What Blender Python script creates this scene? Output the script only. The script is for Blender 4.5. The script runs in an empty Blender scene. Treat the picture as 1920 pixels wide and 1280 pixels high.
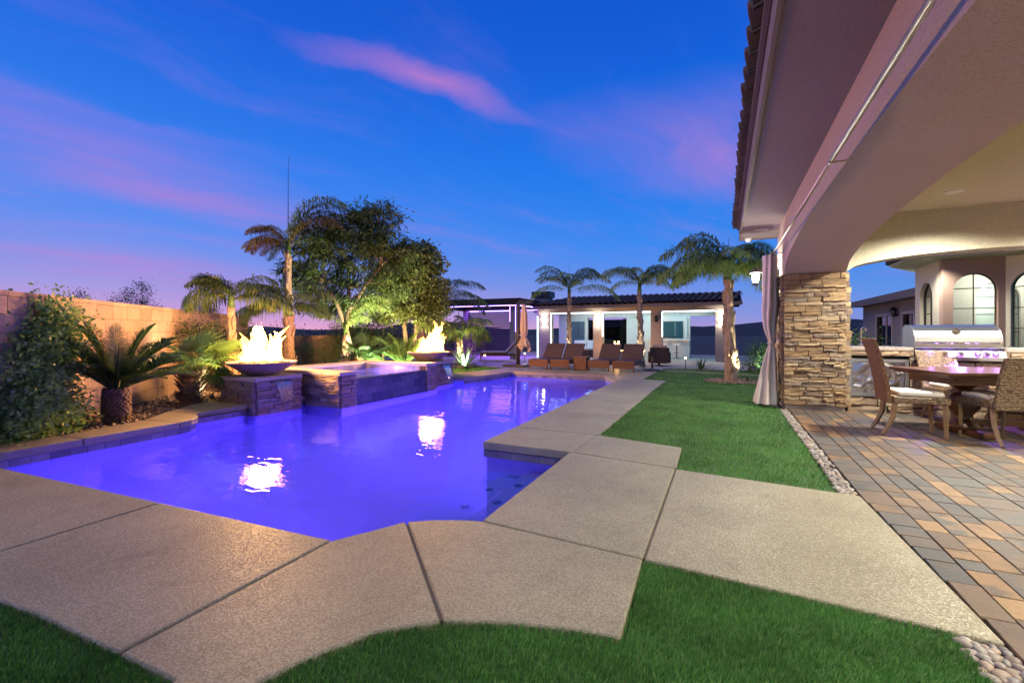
import bpy, math, random
import numpy as np
from mathutils import Vector, Matrix, noise

SC = bpy.context.scene
COL = SC.collection
RAD = math.radians
rnd = random.Random(11)
nrg = np.random.default_rng(11)

# ------------------------------------------------------------------ camera
cam = bpy.data.objects.new('camera', bpy.data.cameras.new('camera'))
COL.objects.link(cam)
SC.camera = cam
cam.data.sensor_width = 36.0
cam.data.lens = 16.0
cam.data.shift_y = -18.0 / 1920.0
cam.data.clip_start = 0.05
cam.data.clip_end = 9000.0
cam.location = (0.0, 0.0, 1.2)
cam.rotation_euler = (RAD(90), 0, RAD(25))

# ------------------------------------------------------------------ render / exposure
SC.render.engine = 'CYCLES'
SC.view_settings.view_transform = 'Standard'
SC.view_settings.look = 'None'
SC.view_settings.exposure = 0.0
SC.view_settings.gamma = 1.0
SC.view_settings.use_curve_mapping = False
cy = SC.cycles
cy.use_denoising = True
try:
    cy.denoiser = 'OPENIMAGEDENOISE'
    cy.denoising_input_passes = 'RGB_ALBEDO_NORMAL'
    cy.denoising_prefilter = 'ACCURATE'
except Exception:
    pass
cy.use_adaptive_sampling = True
cy.adaptive_threshold = 0.02
cy.max_bounces = 5
cy.diffuse_bounces = 2
cy.glossy_bounces = 3
cy.transmission_bounces = 4
cy.transparent_max_bounces = 14
cy.volume_bounces = 0
cy.sample_clamp_indirect = 4.0
cy.sample_clamp_direct = 30.0
cy.caustics_reflective = False
cy.caustics_refractive = True
cy.blur_glossy = 0.6
cy.use_light_tree = True

# ------------------------------------------------------------------ node helpers
def N(nt, typ, props=None, **inp):
    n = nt.nodes.new(typ)
    for k, v in (props or {}).items():
        setattr(n, k, v)
    for k, v in inp.items():
        key = int(k[1:]) if k[0] == 'i' and k[1:].isdigit() else k.replace('_', ' ')
        s = n.inputs[key]
        if isinstance(v, bpy.types.NodeSocket):
            nt.links.new(v, s)
        elif isinstance(v, bpy.types.Node):
            nt.links.new(v.outputs[0], s)
        else:
            if hasattr(s.default_value, '__len__') and len(s.default_value) == 4 and len(v) == 3:
                v = (*v, 1.0)
            s.default_value = v
    return n

def ramp(nt, fac, stops, interp='LINEAR'):
    n = nt.nodes.new('ShaderNodeValToRGB')
    n.color_ramp.interpolation = interp
    el = n.color_ramp.elements
    while len(el) < len(stops):
        el.new(0.5)
    for e, (p, c) in zip(el, stops):
        e.position = p
        e.color = (*c, 1.0) if len(c) == 3 else c
    nt.links.new(fac if isinstance(fac, bpy.types.NodeSocket) else fac.outputs[0], n.inputs[0])
    return n

def mth(nt, op, a, b=0.0, c=0.0, clamp=False):
    n = nt.nodes.new('ShaderNodeMath')
    n.operation = op
    n.use_clamp = clamp
    for i, v in enumerate((a, b, c)):
        if isinstance(v, bpy.types.NodeSocket):
            nt.links.new(v, n.inputs[i])
        elif isinstance(v, bpy.types.Node):
            nt.links.new(v.outputs[0], n.inputs[i])
        else:
            n.inputs[i].default_value = v
    return n.outputs[0]

def mixc(nt, fac, a, b, blend='MIX'):
    n = nt.nodes.new('ShaderNodeMix')
    n.data_type = 'RGBA'
    n.blend_type = blend
    for idx, v in ((0, fac), (6, a), (7, b)):
        if isinstance(v, bpy.types.NodeSocket):
            nt.links.new(v, n.inputs[idx])
        elif isinstance(v, bpy.types.Node):
            nt.links.new(v.outputs[0], n.inputs[idx])
        else:
            n.inputs[idx].default_value = (*v, 1.0) if hasattr(v, '__len__') and len(v) == 3 else v
    return n.outputs[2]

# ------------------------------------------------------------------ world: dusk sky, sunset glow low on one side, thin lit cloud
SUN_AZ = Vector((-0.93, 0.37, 0.0)).normalized()
world = bpy.data.worlds.new('World')
SC.world = world
world.use_nodes = True
wn = world.node_tree
bg = wn.nodes['Background']
tc = N(wn, 'ShaderNodeTexCoord')
DIR = tc.outputs['Generated']
sky = N(wn, 'ShaderNodeTexSky', dict(sky_type='NISHITA', sun_disc=False, sun_elevation=RAD(1.2),
        sun_rotation=math.atan2(SUN_AZ.x, SUN_AZ.y), ozone_density=6.0, dust_density=0.4, air_density=1.0))
sep = N(wn, 'ShaderNodeSeparateXYZ', Vector=DIR)
zz = mth(wn, 'MAXIMUM', sep.outputs[2], 0.0)
grad = ramp(wn, zz, [(0.0, (.16, .29, .74)), (0.07, (.085, .29, .83)), (0.17, (.012, .25, .88)), (0.32, (.002, .19, .84)),
                     (0.5, (.006, .115, .70)), (0.75, (.003, .062, .52)), (1.0, (.002, .04, .38))])
base = mixc(wn, 0.94, sky, grad)
sdot = N(wn, 'ShaderNodeVectorMath', dict(operation='DOT_PRODUCT'), i0=DIR, i1=tuple(SUN_AZ)).outputs['Value']
side = mth(wn, 'MULTIPLY_ADD', sdot, 0.62, 0.38, True)
side2 = mth(wn, 'POWER', side, 2.6)
low = mth(wn, 'POWER', mth(wn, 'SUBTRACT', 1.0, zz, clamp=True), 5.0)
lav = mixc(wn, mth(wn, 'MULTIPLY', mth(wn, 'MULTIPLY', side2, low), 0.75, clamp=True), base, (.30, .27, .76))
low2 = mth(wn, 'POWER', mth(wn, 'SUBTRACT', 1.0, zz, clamp=True), 20.0)
pnk = mixc(wn, mth(wn, 'MULTIPLY', mth(wn, 'MULTIPLY', side2, low2), 1.15, clamp=True), lav, (.86, .40, .62))
# cloud sheet: the direction is carried onto a flat layer above
den = mth(wn, 'ADD', zz, 0.10)
cx = mth(wn, 'DIVIDE', sep.outputs[0], den)
cyy = mth(wn, 'DIVIDE', sep.outputs[1], den)
cp = N(wn, 'ShaderNodeCombineXYZ', X=cx, Y=cyy, Z=0.0).outputs[0]
warp = N(wn, 'ShaderNodeTexNoise', Vector=cp, Scale=1.6, Detail=5.0)
cpw = N(wn, 'ShaderNodeVectorMath', dict(operation='ADD'), i0=cp,
        i1=N(wn, 'ShaderNodeVectorMath', dict(operation='SCALE'), i0=N(wn, 'ShaderNodeVectorMath', dict(operation='SUBTRACT'), i0=warp.outputs['Color'], i1=(.5, .5, .5)).outputs[0], Scale=0.42).outputs[0]).outputs[0]
m1 = N(wn, 'ShaderNodeMapping', dict(vector_type='TEXTURE'), Vector=cpw, Location=(0.3, 0.2, 0), Rotation=(0, 0, RAD(68)), Scale=(3.0, 0.75, 1))
cn = N(wn, 'ShaderNodeTexNoise', Vector=m1.outputs[0], Scale=1.5, Detail=9.0, Roughness=0.58)
cl = ramp(wn, cn.outputs['Fac'], [(0.47, (0, 0, 0)), (0.74, (1, 1, 1))], 'EASE')
def streak(loc, rot, sc, gain, base_in=0.35):
    mm = N(wn, 'ShaderNodeMapping', dict(vector_type='TEXTURE'), Vector=cpw, Location=(*loc, 0), Rotation=(0, 0, rot), Scale=(*sc, 1))
    g = N(wn, 'ShaderNodeTexGradient', dict(gradient_type='SPHERICAL'), Vector=mm.outputs[0])
    g2 = mth(wn, 'POWER', g.outputs['Fac'], 1.1)
    return mth(wn, 'MULTIPLY', g2, mth(wn, 'MULTIPLY_ADD', cn.outputs['Fac'], gain, base_in, True))
s1 = streak((-0.87, 1.26), RAD(58), (0.50, 0.10), 3.2, -0.55)
s2 = streak((-2.40, 1.15), RAD(92), (1.45, 0.55), 3.2, -0.75)
s3 = streak((0.0, 2.15), RAD(40), (0.85, 0.6), 3.0, -0.7)
s4 = streak((-4.3, 2.0), RAD(105), (2.2, 0.9), 3.0, -0.6)
cov = mth(wn, 'ADD', mth(wn, 'ADD', mth(wn, 'MULTIPLY', s1, 0.66), mth(wn, 'MULTIPLY', s2, 0.56)), mth(wn, 'ADD', mth(wn, 'MULTIPLY', s3, 0.62), mth(wn, 'MULTIPLY', s4, 0.32)))
cov = mth(wn, 'ADD', cov, mth(wn, 'MULTIPLY', cl.outputs[0], 0.17), clamp=True)
ccol = mixc(wn, side, (.32, .24, .66), (.62, .22, .58))
skyc = mixc(wn, cov, pnk, ccol)
wn.links.new(skyc, bg.inputs[0])
bg.inputs[1].default_value = 1.0
world.cycles.sampling_method = 'MANUAL'
world.cycles.sample_map_resolution = 512

# ------------------------------------------------------------------ sun: the last, very soft afterglow
sun = bpy.data.objects.new('sun', bpy.data.lights.new('sun', 'SUN'))
COL.objects.link(sun)
sun.data.energy = 1.06
sun.data.color = (1.0, 0.82, 0.50)
sun.data.angle = RAD(70)
sun.rotation_euler = Vector((-0.42, -0.30, 0.85)).to_track_quat('Z', 'Y').to_euler()

# ------------------------------------------------------------------ mesh helpers
def wm(o):
    m = Matrix.Identity(4)
    while o is not None:
        m = o.matrix_basis @ m
        o = o.parent
    return m

def mkobj(name, me, mat=None, parent=None, smooth=False):
    if mat is not None and not me.materials:
        me.materials.append(mat)
    if smooth:
        me.polygons.foreach_set('use_smooth', [True] * len(me.polygons))
    o = bpy.data.objects.new(name, me)
    COL.objects.link(o)
    o.parent = parent
    return o

def tag(o, label=None, cat=None, group=None, kind=None):
    if label: o['label'] = label
    if cat: o['category'] = cat
    if group: o['group'] = group
    if kind: o['kind'] = kind
    return o

def thing(name, label, cat, loc=(0, 0, 0), rz=0.0, group=None):
    o = bpy.data.objects.new(name, None)
    o.empty_display_size = 0.1
    COL.objects.link(o)
    o.location = loc
    o.rotation_euler = (0, 0, rz)
    return tag(o, label, cat, group)

def copy_tree(o, parent=None):
    c = o.copy()
    COL.objects.link(c)
    c.parent = parent
    for ch in list(o.children):
        copy_tree(ch, c)
    return c

class MB:
    def __init__(s):
        s.v = []; s.f = []
    def add(s, vs, fs):
        n = len(s.v)
        s.v += [tuple(v) for v in vs]
        s.f += [tuple(i + n for i in f) for f in fs]
        return s
    def box(s, x0, x1, y0, y1, z0, z1):
        return s.add([(x0, y0, z0), (x1, y0, z0), (x1, y1, z0), (x0, y1, z0), (x0, y0, z1), (x1, y0, z1), (x1, y1, z1), (x0, y1, z1)],
                     [(3, 2, 1, 0), (4, 5, 6, 7), (0, 1, 5, 4), (1, 2, 6, 5), (2, 3, 7, 6), (3, 0, 4, 7)])
    def obox(s, c, sz, M=None, taper=1.0):
        hx, hy, hz = sz[0] / 2, sz[1] / 2, sz[2] / 2
        vs = [Vector((x * hx * (taper if z < 0 else 1), y * hy * (taper if z < 0 else 1), z * hz)) for z in (-1, 1) for x, y in ((-1, -1), (1, -1), (1, 1), (-1, 1))]
        if M is not None: vs = [M @ v for v in vs]
        c = Vector(c)
        return s.add([v + c for v in vs], [(3, 2, 1, 0), (4, 5, 6, 7), (0, 1, 5, 4), (1, 2, 6, 5), (2, 3, 7, 6), (3, 0, 4, 7)])
    def prism(s, poly, z0, z1):
        n = len(poly)
        a = sum(poly[i][0] * poly[(i + 1) % n][1] - poly[(i + 1) % n][0] * poly[i][1] for i in range(n))
        if a < 0: poly = poly[::-1]
        vs = [(x, y, z0) for x, y in poly] + [(x, y, z1) for x, y in poly]
        fs = [tuple(range(n - 1, -1, -1)), tuple(range(n, 2 * n))] + [(i, (i + 1) % n, n + (i + 1) % n, n + i) for i in range(n)]
        return s.add(vs, fs)
    def extr(s, prof, axis, a0, a1):
        # prof: 2D polygon; axis 'x': prof=(y,z); 'y': prof=(x,z)
        n = len(prof)
        mk = (lambda p, a: (a, p[0], p[1])) if axis == 'x' else (lambda p, a: (p[0], a, p[1]))
        vs = [mk(p, a0) for p in prof] + [mk(p, a1) for p in prof]
        return s.add(vs, [tuple(range(n)), tuple(range(2 * n - 1, n - 1, -1))] + [(i, n + i, n + (i + 1) % n, (i + 1) % n) for i in range(n)])
    def tube(s, pts, rad, n=8, cap=True):
        pts = [Vector(p) for p in pts]
        if not hasattr(rad, '__len__'): rad = [rad] * len(pts)
        base = len(s.v)
        ref = Vector((0, 0, 1))
        d0 = (pts[-1] - pts[0]).normalized()
        if abs(d0.z) > 0.8: ref = Vector((1, 0, 0))
        for i, p in enumerate(pts):
            d = (pts[min(i + 1, len(pts) - 1)] - pts[max(i - 1, 0)])
            d = d.normalized() if d.length > 1e-9 else d0
            u = d.cross(ref).normalized(); w = u.cross(d).normalized()
            for k in range(n):
                a = 2 * math.pi * k / n
                s.v.append(tuple(p + (u * math.cos(a) + w * math.sin(a)) * rad[i]))
        for i in range(len(pts) - 1):
            for k in range(n):
                a = base + i * n + k; b = base + i * n + (k + 1) % n
                s.f.append((a, b, b + n, a + n))
        if cap:
            s.f.append(tuple(base + k for k in range(n - 1, -1, -1)))
            s.f.append(tuple(base + (len(pts) - 1) * n + k for k in range(n)))
        return s
    def lathe(s, prof, n=32, c=(0, 0, 0)):
        base = len(s.v)
        for r, z in prof:
            for k in range(n):
                a = 2 * math.pi * k / n
                s.v.append((c[0] + r * math.cos(a), c[1] + r * math.sin(a), c[2] + z))
        for i in range(len(prof) - 1):
            for k in range(n):
                a = base + i * n + k; b = base + i * n + (k + 1) % n
                s.f.append((a, b, b + n, a + n))
        s.f.append(tuple(base + k for k in range(n - 1, -1, -1)))
        s.f.append(tuple(base + (len(prof) - 1) * n + k for k in range(n)))
        return s
    def sheet(s, pts):
        k = len(pts)
        if sum(pts[i][0] * pts[(i + 1) % k][1] - pts[(i + 1) % k][0] * pts[i][1] for i in range(k)) < 0: pts = pts[::-1]
        return s.add(pts, [tuple(range(len(pts)))])
    def mesh(s, name):
        me = bpy.data.meshes.new(name)
        me.from_pydata(s.v, [], s.f)
        me.update()
        return me
    def obj(s, name, mat, parent=None, world=True, smooth=False, bevel=0.0, seg=2):
        if parent is not None and world:
            inv = wm(parent).inverted()
            s.v = [tuple(inv @ Vector(v)) for v in s.v]
        o = mkobj(name, s.mesh(name), mat, parent, smooth)
        if bevel:
            b = o.modifiers.new('bevel', 'BEVEL'); b.width = bevel; b.segments = seg; b.limit_method = 'ANGLE'; b.angle_limit = RAD(40)
        return o

def npmesh(name, V, F):
    # V (n,3) float, F (m,3|4) int : fast mesh
    me = bpy.data.meshes.new(name)
    V = np.asarray(V, np.float32); F = np.asarray(F, np.int32)
    k = F.shape[1]
    me.vertices.add(len(V)); me.vertices.foreach_set('co', V.ravel())
    me.loops.add(F.size); me.loops.foreach_set('vertex_index', F.ravel())
    me.polygons.add(len(F)); me.polygons.foreach_set('loop_start', np.arange(0, F.size, k, dtype=np.int32))
    me.update(calc_edges=True)
    return me

def place(o, loc, rz=None, sc=None):
    o.location = loc
    if rz is not None: o.rotation_euler = (0, 0, rz)
    if sc is not None: o.scale = sc
    return o

def lamp(name, typ, loc, energy, color, parent=None, radius=0.05, aim=None, spot=90, blend=0.5, size=None):
    l = bpy.data.lights.new(name, typ)
    l.energy = energy; l.color = color
    if typ in ('POINT', 'SPOT'): l.shadow_soft_size = radius
    if typ == 'SPOT': l.spot_size = RAD(spot); l.spot_blend = blend
    if typ == 'AREA':
        l.shape = 'RECTANGLE'; l.size, l.size_y = size
    o = bpy.data.objects.new(name, l); COL.objects.link(o)
    o.parent = parent
    M = wm(parent).inverted() if parent is not None else Matrix.Identity(4)
    o.location = M @ Vector(loc)
    if aim is not None:
        d = (M.to_3x3() @ (Vector(loc) - Vector(aim)))
        o.rotation_euler = d.to_track_quat('Z', 'Y').to_euler()
    return o

def inpoly(px, py, poly):
    r = np.zeros(len(px), bool)
    n = len(poly)
    for i in range(n):
        x0, y0 = poly[i]; x1, y1 = poly[(i + 1) % n]
        if y0 == y1: continue
        c = ((y0 > py) != (y1 > py)) & (px < (x1 - x0) * (py - y0) / (y1 - y0) + x0)
        r ^= c
    return r
# ================================================================== materials
MATS = {}
def M_(name):
    m = bpy.data.materials.new(name); m.use_nodes = True
    MATS[name] = m
    nt = m.node_tree
    return m, nt, nt.nodes['Principled BSDF']

def pos(nt):
    return N(nt, 'ShaderNodeNewGeometry').outputs['Position']

def bumpto(nt, b, h, dist, strength=1.0):
    bm = N(nt, 'ShaderNodeBump', Height=h, Distance=dist, Strength=strength)
    nt.links.new(bm.outputs[0], b.inputs['Normal'])
    return bm

def simple(name, col, rough=0.6, metal=0.0, var=0.15, scale=6.0, bump=0.0, bscale=60.0, spec=0.5):
    m, nt, b = M_(name)
    p = pos(nt)
    n = N(nt, 'ShaderNodeTexNoise', Vector=p, Scale=scale, Detail=5.0)
    c = mixc(nt, n.outputs['Fac'], tuple(x * (1 - var) for x in col), tuple(min(1, x * (1 + var)) for x in col))
    nt.links.new(c, b.inputs['Base Color'])
    b.inputs['Roughness'].default_value = rough
    b.inputs['Metallic'].default_value = metal
    b.inputs['Specular IOR Level'].default_value = spec
    if bump:
        n2 = N(nt, 'ShaderNodeTexNoise', Vector=p, Scale=bscale, Detail=3.0)
        bumpto(nt, b, n2.outputs['Fac'], bump)
    return m

def emit(name, col, strength):
    m = bpy.data.materials.new(name); m.use_nodes = True; nt = m.node_tree
    nt.nodes.remove(nt.nodes['Principled BSDF'])
    e = N(nt, 'ShaderNodeEmission', Color=col, Strength=strength)
    nt.links.new(e.outputs[0], nt.nodes['Material Output'].inputs[0])
    MATS[name] = m
    return m

# deck: sprayed knock-down acrylic coating
def deck_mat(name, light, dark):
    m, nt, b = M_(name)
    p = pos(nt)
    wv = N(nt, 'ShaderNodeTexNoise', Vector=p, Scale=90.0, Detail=2.0)
    pw = N(nt, 'ShaderNodeVectorMath', dict(operation='MULTIPLY_ADD'), i0=wv.outputs['Color'], i1=(.012, .012, .012), i2=p).outputs[0]
    n1 = N(nt, 'ShaderNodeTexNoise', Vector=pw, Scale=110.0, Detail=4.0, Roughness=0.6)
    lace = ramp(nt, n1.outputs['Fac'], [(0.44, (0, 0, 0)), (0.53, (1, 1, 1))])
    n2 = N(nt, 'ShaderNodeTexNoise', Vector=p, Scale=1.3, Detail=5.0)
    n3 = N(nt, 'ShaderNodeTexNoise', Vector=p, Scale=9.0, Detail=4.0)
    c = mixc(nt, lace.outputs[0], dark, light)
    st = mth(nt, 'MULTIPLY_ADD', n2.outputs['Fac'], 0.8, 0.58)
    n5 = N(nt, 'ShaderNodeTexNoise', Vector=p, Scale=3.1, Detail=8.0, Roughness=.7, Distortion=1.2)
    st = mth(nt, 'MULTIPLY', st, mth(nt, 'MULTIPLY_ADD', ramp(nt, n5.outputs['Fac'], [(.56, (0, 0, 0)), (.66, (1, 1, 1))]).outputs[0], -.16, 1.0))
    st = mth(nt, 'MULTIPLY', st, mth(nt, 'MULTIPLY_ADD', n3.outputs['Fac'], 0.24, 0.88))
    c2 = N(nt, 'ShaderNodeVectorMath', dict(operation='SCALE'), i0=c, Scale=st).outputs[0]
    nt.links.new(c2, b.inputs['Base Color'])
    r = mth(nt, 'MULTIPLY_ADD', lace.outputs[0], -0.18, 0.60)
    nt.links.new(r, b.inputs['Roughness'])
    bumpto(nt, b, mth(nt, 'ADD', lace.outputs[0], mth(nt, 'MULTIPLY', n3.outputs['Fac'], 0.6)), 0.0022)
    return m
deck_mat('deck', (.385, .36, .25), (.285, .255, .17))
deck_mat('deck_tan', (.36, .30, .195), (.25, .20, .13))

# stucco
def stucco(name, col, amp=0.007):
    m, nt, b = M_(name)
    p = pos(nt)
    n1 = N(nt, 'ShaderNodeTexNoise', Vector=p, Scale=70.0, Detail=4.0, Roughness=0.65)
    n2 = N(nt, 'ShaderNodeTexNoise', Vector=p, Scale=1.1, Detail=4.0)
    c = mixc(nt, n2.outputs['Fac'], tuple(x * .88 for x in col), tuple(x * 1.08 for x in col))
    c = mixc(nt, mth(nt, 'MULTIPLY', ramp(nt, n1.outputs['Fac'], [(.32, (1, 1, 1)), (.52, (0, 0, 0))]).outputs[0], .6), c, tuple(x * .55 for x in col))
    nt.links.new(c, b.inputs['Base Color'])
    b.inputs['Roughness'].default_value = 0.88
    bumpto(nt, b, n1.outputs['Fac'], amp)
    return m
stucco('stucco', (.46, .385, .345))
stucco('stucco_cream', (.64, .61, .48))
stucco('stucco_ceiling', (.60, .56, .40))
stucco('stucco_brown_and_shaded', (.42, .28, .22))
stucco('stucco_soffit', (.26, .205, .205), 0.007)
stucco('stucco_white', (.74, .76, .74), 0.002)
stucco('stucco_grey', (.31, .26, .23))

# stones: colour per piece
def piece_mat(name, stops, rough=0.82, bump=0.006, bscale=38.0, vein=0.45, mottled=0.0):
    m, nt, b = M_(name)
    p = pos(nt)
    oi = N(nt, 'ShaderNodeObjectInfo')
    rr = ramp(nt, oi.outputs['Random'], stops, 'CONSTANT' if False else 'LINEAR')
    n1 = N(nt, 'ShaderNodeTexNoise', Vector=p, Scale=bscale, Detail=6.0, Roughness=0.65)
    n2 = N(nt, 'ShaderNodeTexNoise', Vector=p, Scale=7.0, Detail=4.0)
    f = mth(nt, 'MULTIPLY_ADD', n1.outputs['Fac'], vein * 1.6, 1 - vein * 0.8)
    f = mth(nt, 'MULTIPLY', f, mth(nt, 'MULTIPLY_ADD', n2.outputs['Fac'], 0.5, 0.75))
    col = rr.outputs[0]
    if mottled:
        rr2 = ramp(nt, mth(nt, 'FRACT', mth(nt, 'MULTIPLY', oi.outputs['Random'], 7.31)), stops)
        n3 = N(nt, 'ShaderNodeTexNoise', Vector=p, Scale=5.5, Detail=3.0)
        col = mixc(nt, mth(nt, 'MULTIPLY', ramp(nt, n3.outputs['Fac'], [(.46, (0, 0, 0)), (.62, (1, 1, 1))]).outputs[0], mottled), col, rr2.outputs[0])
    c = N(nt, 'ShaderNodeVectorMath', dict(operation='SCALE'), i0=col, Scale=f).outputs[0]
    nt.links.new(c, b.inputs['Base Color'])
    b.inputs['Roughness'].default_value = rough
    bumpto(nt, b, n1.outputs['Fac'], bump)
    return m
piece_mat('ledgestone', [(0, (.29, .185, .095)), (.2, (.38, .265, .145)), (.42, (.22, .14, .078)), (.6, (.42, .315, .19)), (.8, (.25, .195, .15)), (1, (.17, .115, .08))], bump=0.012, bscale=26)
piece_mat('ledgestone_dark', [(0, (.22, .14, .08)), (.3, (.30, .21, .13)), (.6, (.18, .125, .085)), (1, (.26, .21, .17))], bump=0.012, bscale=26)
piece_mat('kitchen_stone', [(0, (.28, .19, .125)), (.3, (.36, .25, .16)), (.55, (.24, .165, .12)), (.8, (.42, .33, .22)), (1, (.26, .20, .16))], bump=0.010, bscale=26)
piece_mat('paver', [(0, (.045, .046, .050)), (.2, (.080, .076, .073)), (.38, (.13, .080, .050)), (.55, (.075, .052, .040)), (.72, (.060, .060, .064)), (.86, (.18, .10, .045)), (1, (.29, .18, .08))], rough=.55, bump=0.005, bscale=55, vein=.6, mottled=.85)
piece_mat('block', [(0, (.28, .195, .135)), (.5, (.34, .24, .165)), (1, (.30, .215, .155))], rough=.9, bump=0.003, bscale=120, vein=.2)
piece_mat('pebble', [(0, (.15, .14, .13)), (.2, (.30, .28, .25)), (.4, (.13, .10, .09)), (.6, (.32, .24, .18)), (.8, (.18, .18, .19)), (.92, (.24, .20, .16)), (1, (.45, .42, .37))], rough=.5, bump=0.0005, bscale=90, vein=.25)
piece_mat('spa_tile', [(0, (.035, .04, .055)), (.5, (.06, .065, .08)), (1, (.09, .085, .095))], rough=.25, bump=0.002, bscale=45)
piece_mat('band_tile', [(0, (.10, .10, .12)), (.5, (.17, .16, .17)), (1, (.24, .22, .22))], rough=.25, bump=0.001, bscale=60)
piece_mat('roof_tile', [(0, (.028, .020, .017)), (.5, (.042, .029, .024)), (1, (.06, .04, .03))], rough=.75, bump=0.003, bscale=30)
simple('block_cap', (.40, .29, .215), .9, bump=.002, bscale=120)
simple('mortar', (.10, .085, .07), .95)
simple('joint_filler', (.15, .125, .095), .95)
simple('coping_cap', (.44, .36, .28), .75, bump=.0015, bscale=90)
simple('core', (.09, .07, .055), .95, bump=.01, bscale=30)
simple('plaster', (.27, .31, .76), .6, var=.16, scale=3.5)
simple('blue_tile', (.02, .025, .10), .2)
simple('bowl', (.24, .175, .14), .7, var=.45, bump=.001, bscale=60)
simple('lava', (.02, .018, .017), .9, bump=.02, bscale=40)
simple('soil', (.06, .042, .03), .95, var=.4, scale=12, bump=.02, bscale=35)
simple('turf_base', (.045, .11, .028), .95, var=.3, scale=20)
simple('steel', (.72, .73, .75), .30, metal=1.0, var=.08, scale=3)
m_, nt_, b_ = M_('steel_door')
b_.inputs['Base Color'].default_value = (.78, .79, .80, 1); b_.inputs['Metallic'].default_value = 1.0; b_.inputs['Roughness'].default_value = .24
bumpto(nt_, b_, N(nt_, 'ShaderNodeTexNoise', Vector=pos(nt_), Scale=3.2, Detail=1.0, Distortion=1.5).outputs['Fac'], .05)
simple('steel_brushed', (.60, .61, .63), .38, metal=1.0, var=.12, scale=5)
simple('chrome', (.8, .8, .82), .1, metal=1.0, var=.02)
simple('granite', (.36, .30, .26), .25, var=.45, scale=140)
simple('wood_dark', (.085, .036, .018), .28, var=.45, scale=9)
simple('wood_leg', (.20, .135, .075), .5, var=.35, scale=14)
simple('black', (.012, .012, .014), .4)
simple('dark_metal', (.035, .028, .024), .45, var=.2)
simple('bronze', (.055, .038, .028), .42, var=.25)
simple('fascia', (.15, .115, .10), .7, var=.15)
simple('cushion', (.70, .67, .60), .85, var=.06, bump=.001, bscale=300)
simple('cushion_white', (.80, .80, .78), .85, var=.05)
simple('cushion_grey', (.30, .27, .34), .85, var=.08)
simple('curtain', (.62, .55, .52), .85, var=.08, scale=4, bump=.0012, bscale=400)
simple('canvas', (.52, .37, .24), .85, var=.1)
simple('rod', (.50, .44, .38), .32, metal=.9, var=.1)
simple('white_paint', (.74, .72, .68), .5, var=.05)
simple('frame_dark', (.02, .018, .016), .4)
simple('door_blue', (.07, .13, .17), .5)
simple('trim', (.46, .40, .36), .7)
simple('concrete', (.36, .32, .27), .85, var=.15, bump=.001, bscale=80)
simple('gravel_mat', (.22, .17, .13), .9, var=.45, scale=30, bump=.01, bscale=60)
simple('far_ground', (.035, .032, .026), .95, var=.4, scale=.03)
simple('hill_mat', (.018, .022, .026), 1.0, var=.35, scale=.006)
simple('far_roof', (.03, .024, .022), .9)
simple('pot', (.12, .08, .06), .6)

# wicker: woven relief
def wicker(name, ca, cb, sc=34.0):
    m, nt, b = M_(name)
    o = N(nt, 'ShaderNodeTexCoord').outputs['Object']
    w1 = N(nt, 'ShaderNodeTexWave', dict(wave_type='BANDS', bands_direction='Z'), Vector=o, Scale=sc, Distortion=1.2, Detail=2.0)
    ck = N(nt, 'ShaderNodeTexNoise', Vector=N(nt, 'ShaderNodeMapping', Vector=o, Scale=(1, 1, 3.2)).outputs[0], Scale=42.0, Detail=2.0)
    v = N(nt, 'ShaderNodeTexVoronoi', Vector=o, Scale=sc * 2.2)
    h = mth(nt, 'ADD', mth(nt, 'MULTIPLY', w1.outputs['Fac'], .6), mth(nt, 'SUBTRACT', 0.6, v.outputs['Distance']))
    c = mixc(nt, ramp(nt, mth(nt, 'MULTIPLY', mth(nt, 'ADD', h, ck.outputs['Fac']), .6), [(.3, (0, 0, 0)), (.85, (1, 1, 1))]).outputs[0], cb, ca)
    nt.links.new(c, b.inputs['Base Color'])
    b.inputs['Roughness'].default_value = .6
    bumpto(nt, b, h, 0.006)
    return m
wicker('wicker', (.36, .25, .15), (.045, .028, .018), 19)
wicker('wicker_brown', (.12, .055, .030), (.035, .016, .010), 12)
wicker('wicker_tan', (.30, .145, .060), (.10, .042, .018), 26)
wicker('rush_red', (.26, .125, .060), (.09, .038, .018), 16)

# bark
def bark(name, ca, cb, zsq=0.35, sc=26.0, bump=.02):
    m, nt, b = M_(name)
    p = pos(nt)
    mp = N(nt, 'ShaderNodeMapping', Vector=p, Scale=(1, 1, zsq))
    n = N(nt, 'ShaderNodeTexNoise', Vector=mp.outputs[0], Scale=sc, Detail=6.0, Roughness=.65)
    nt.links.new(mixc(nt, ramp(nt, n.outputs['Fac'], [(.3, (0, 0, 0)), (.7, (1, 1, 1))]).outputs[0], cb, ca), b.inputs['Base Color'])
    b.inputs['Roughness'].default_value = .9
    bumpto(nt, b, n.outputs['Fac'], bump)
    return m
bark('palm_bark', (.42, .30, .21), (.17, .11, .07), .3, 22)
bark('tree_bark', (.15, .10, .065), (.055, .036, .024), .4, 30, .012)
bark('fibre', (.27, .17, .09), (.06, .035, .02), 1.4, 40, .02)

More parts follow.
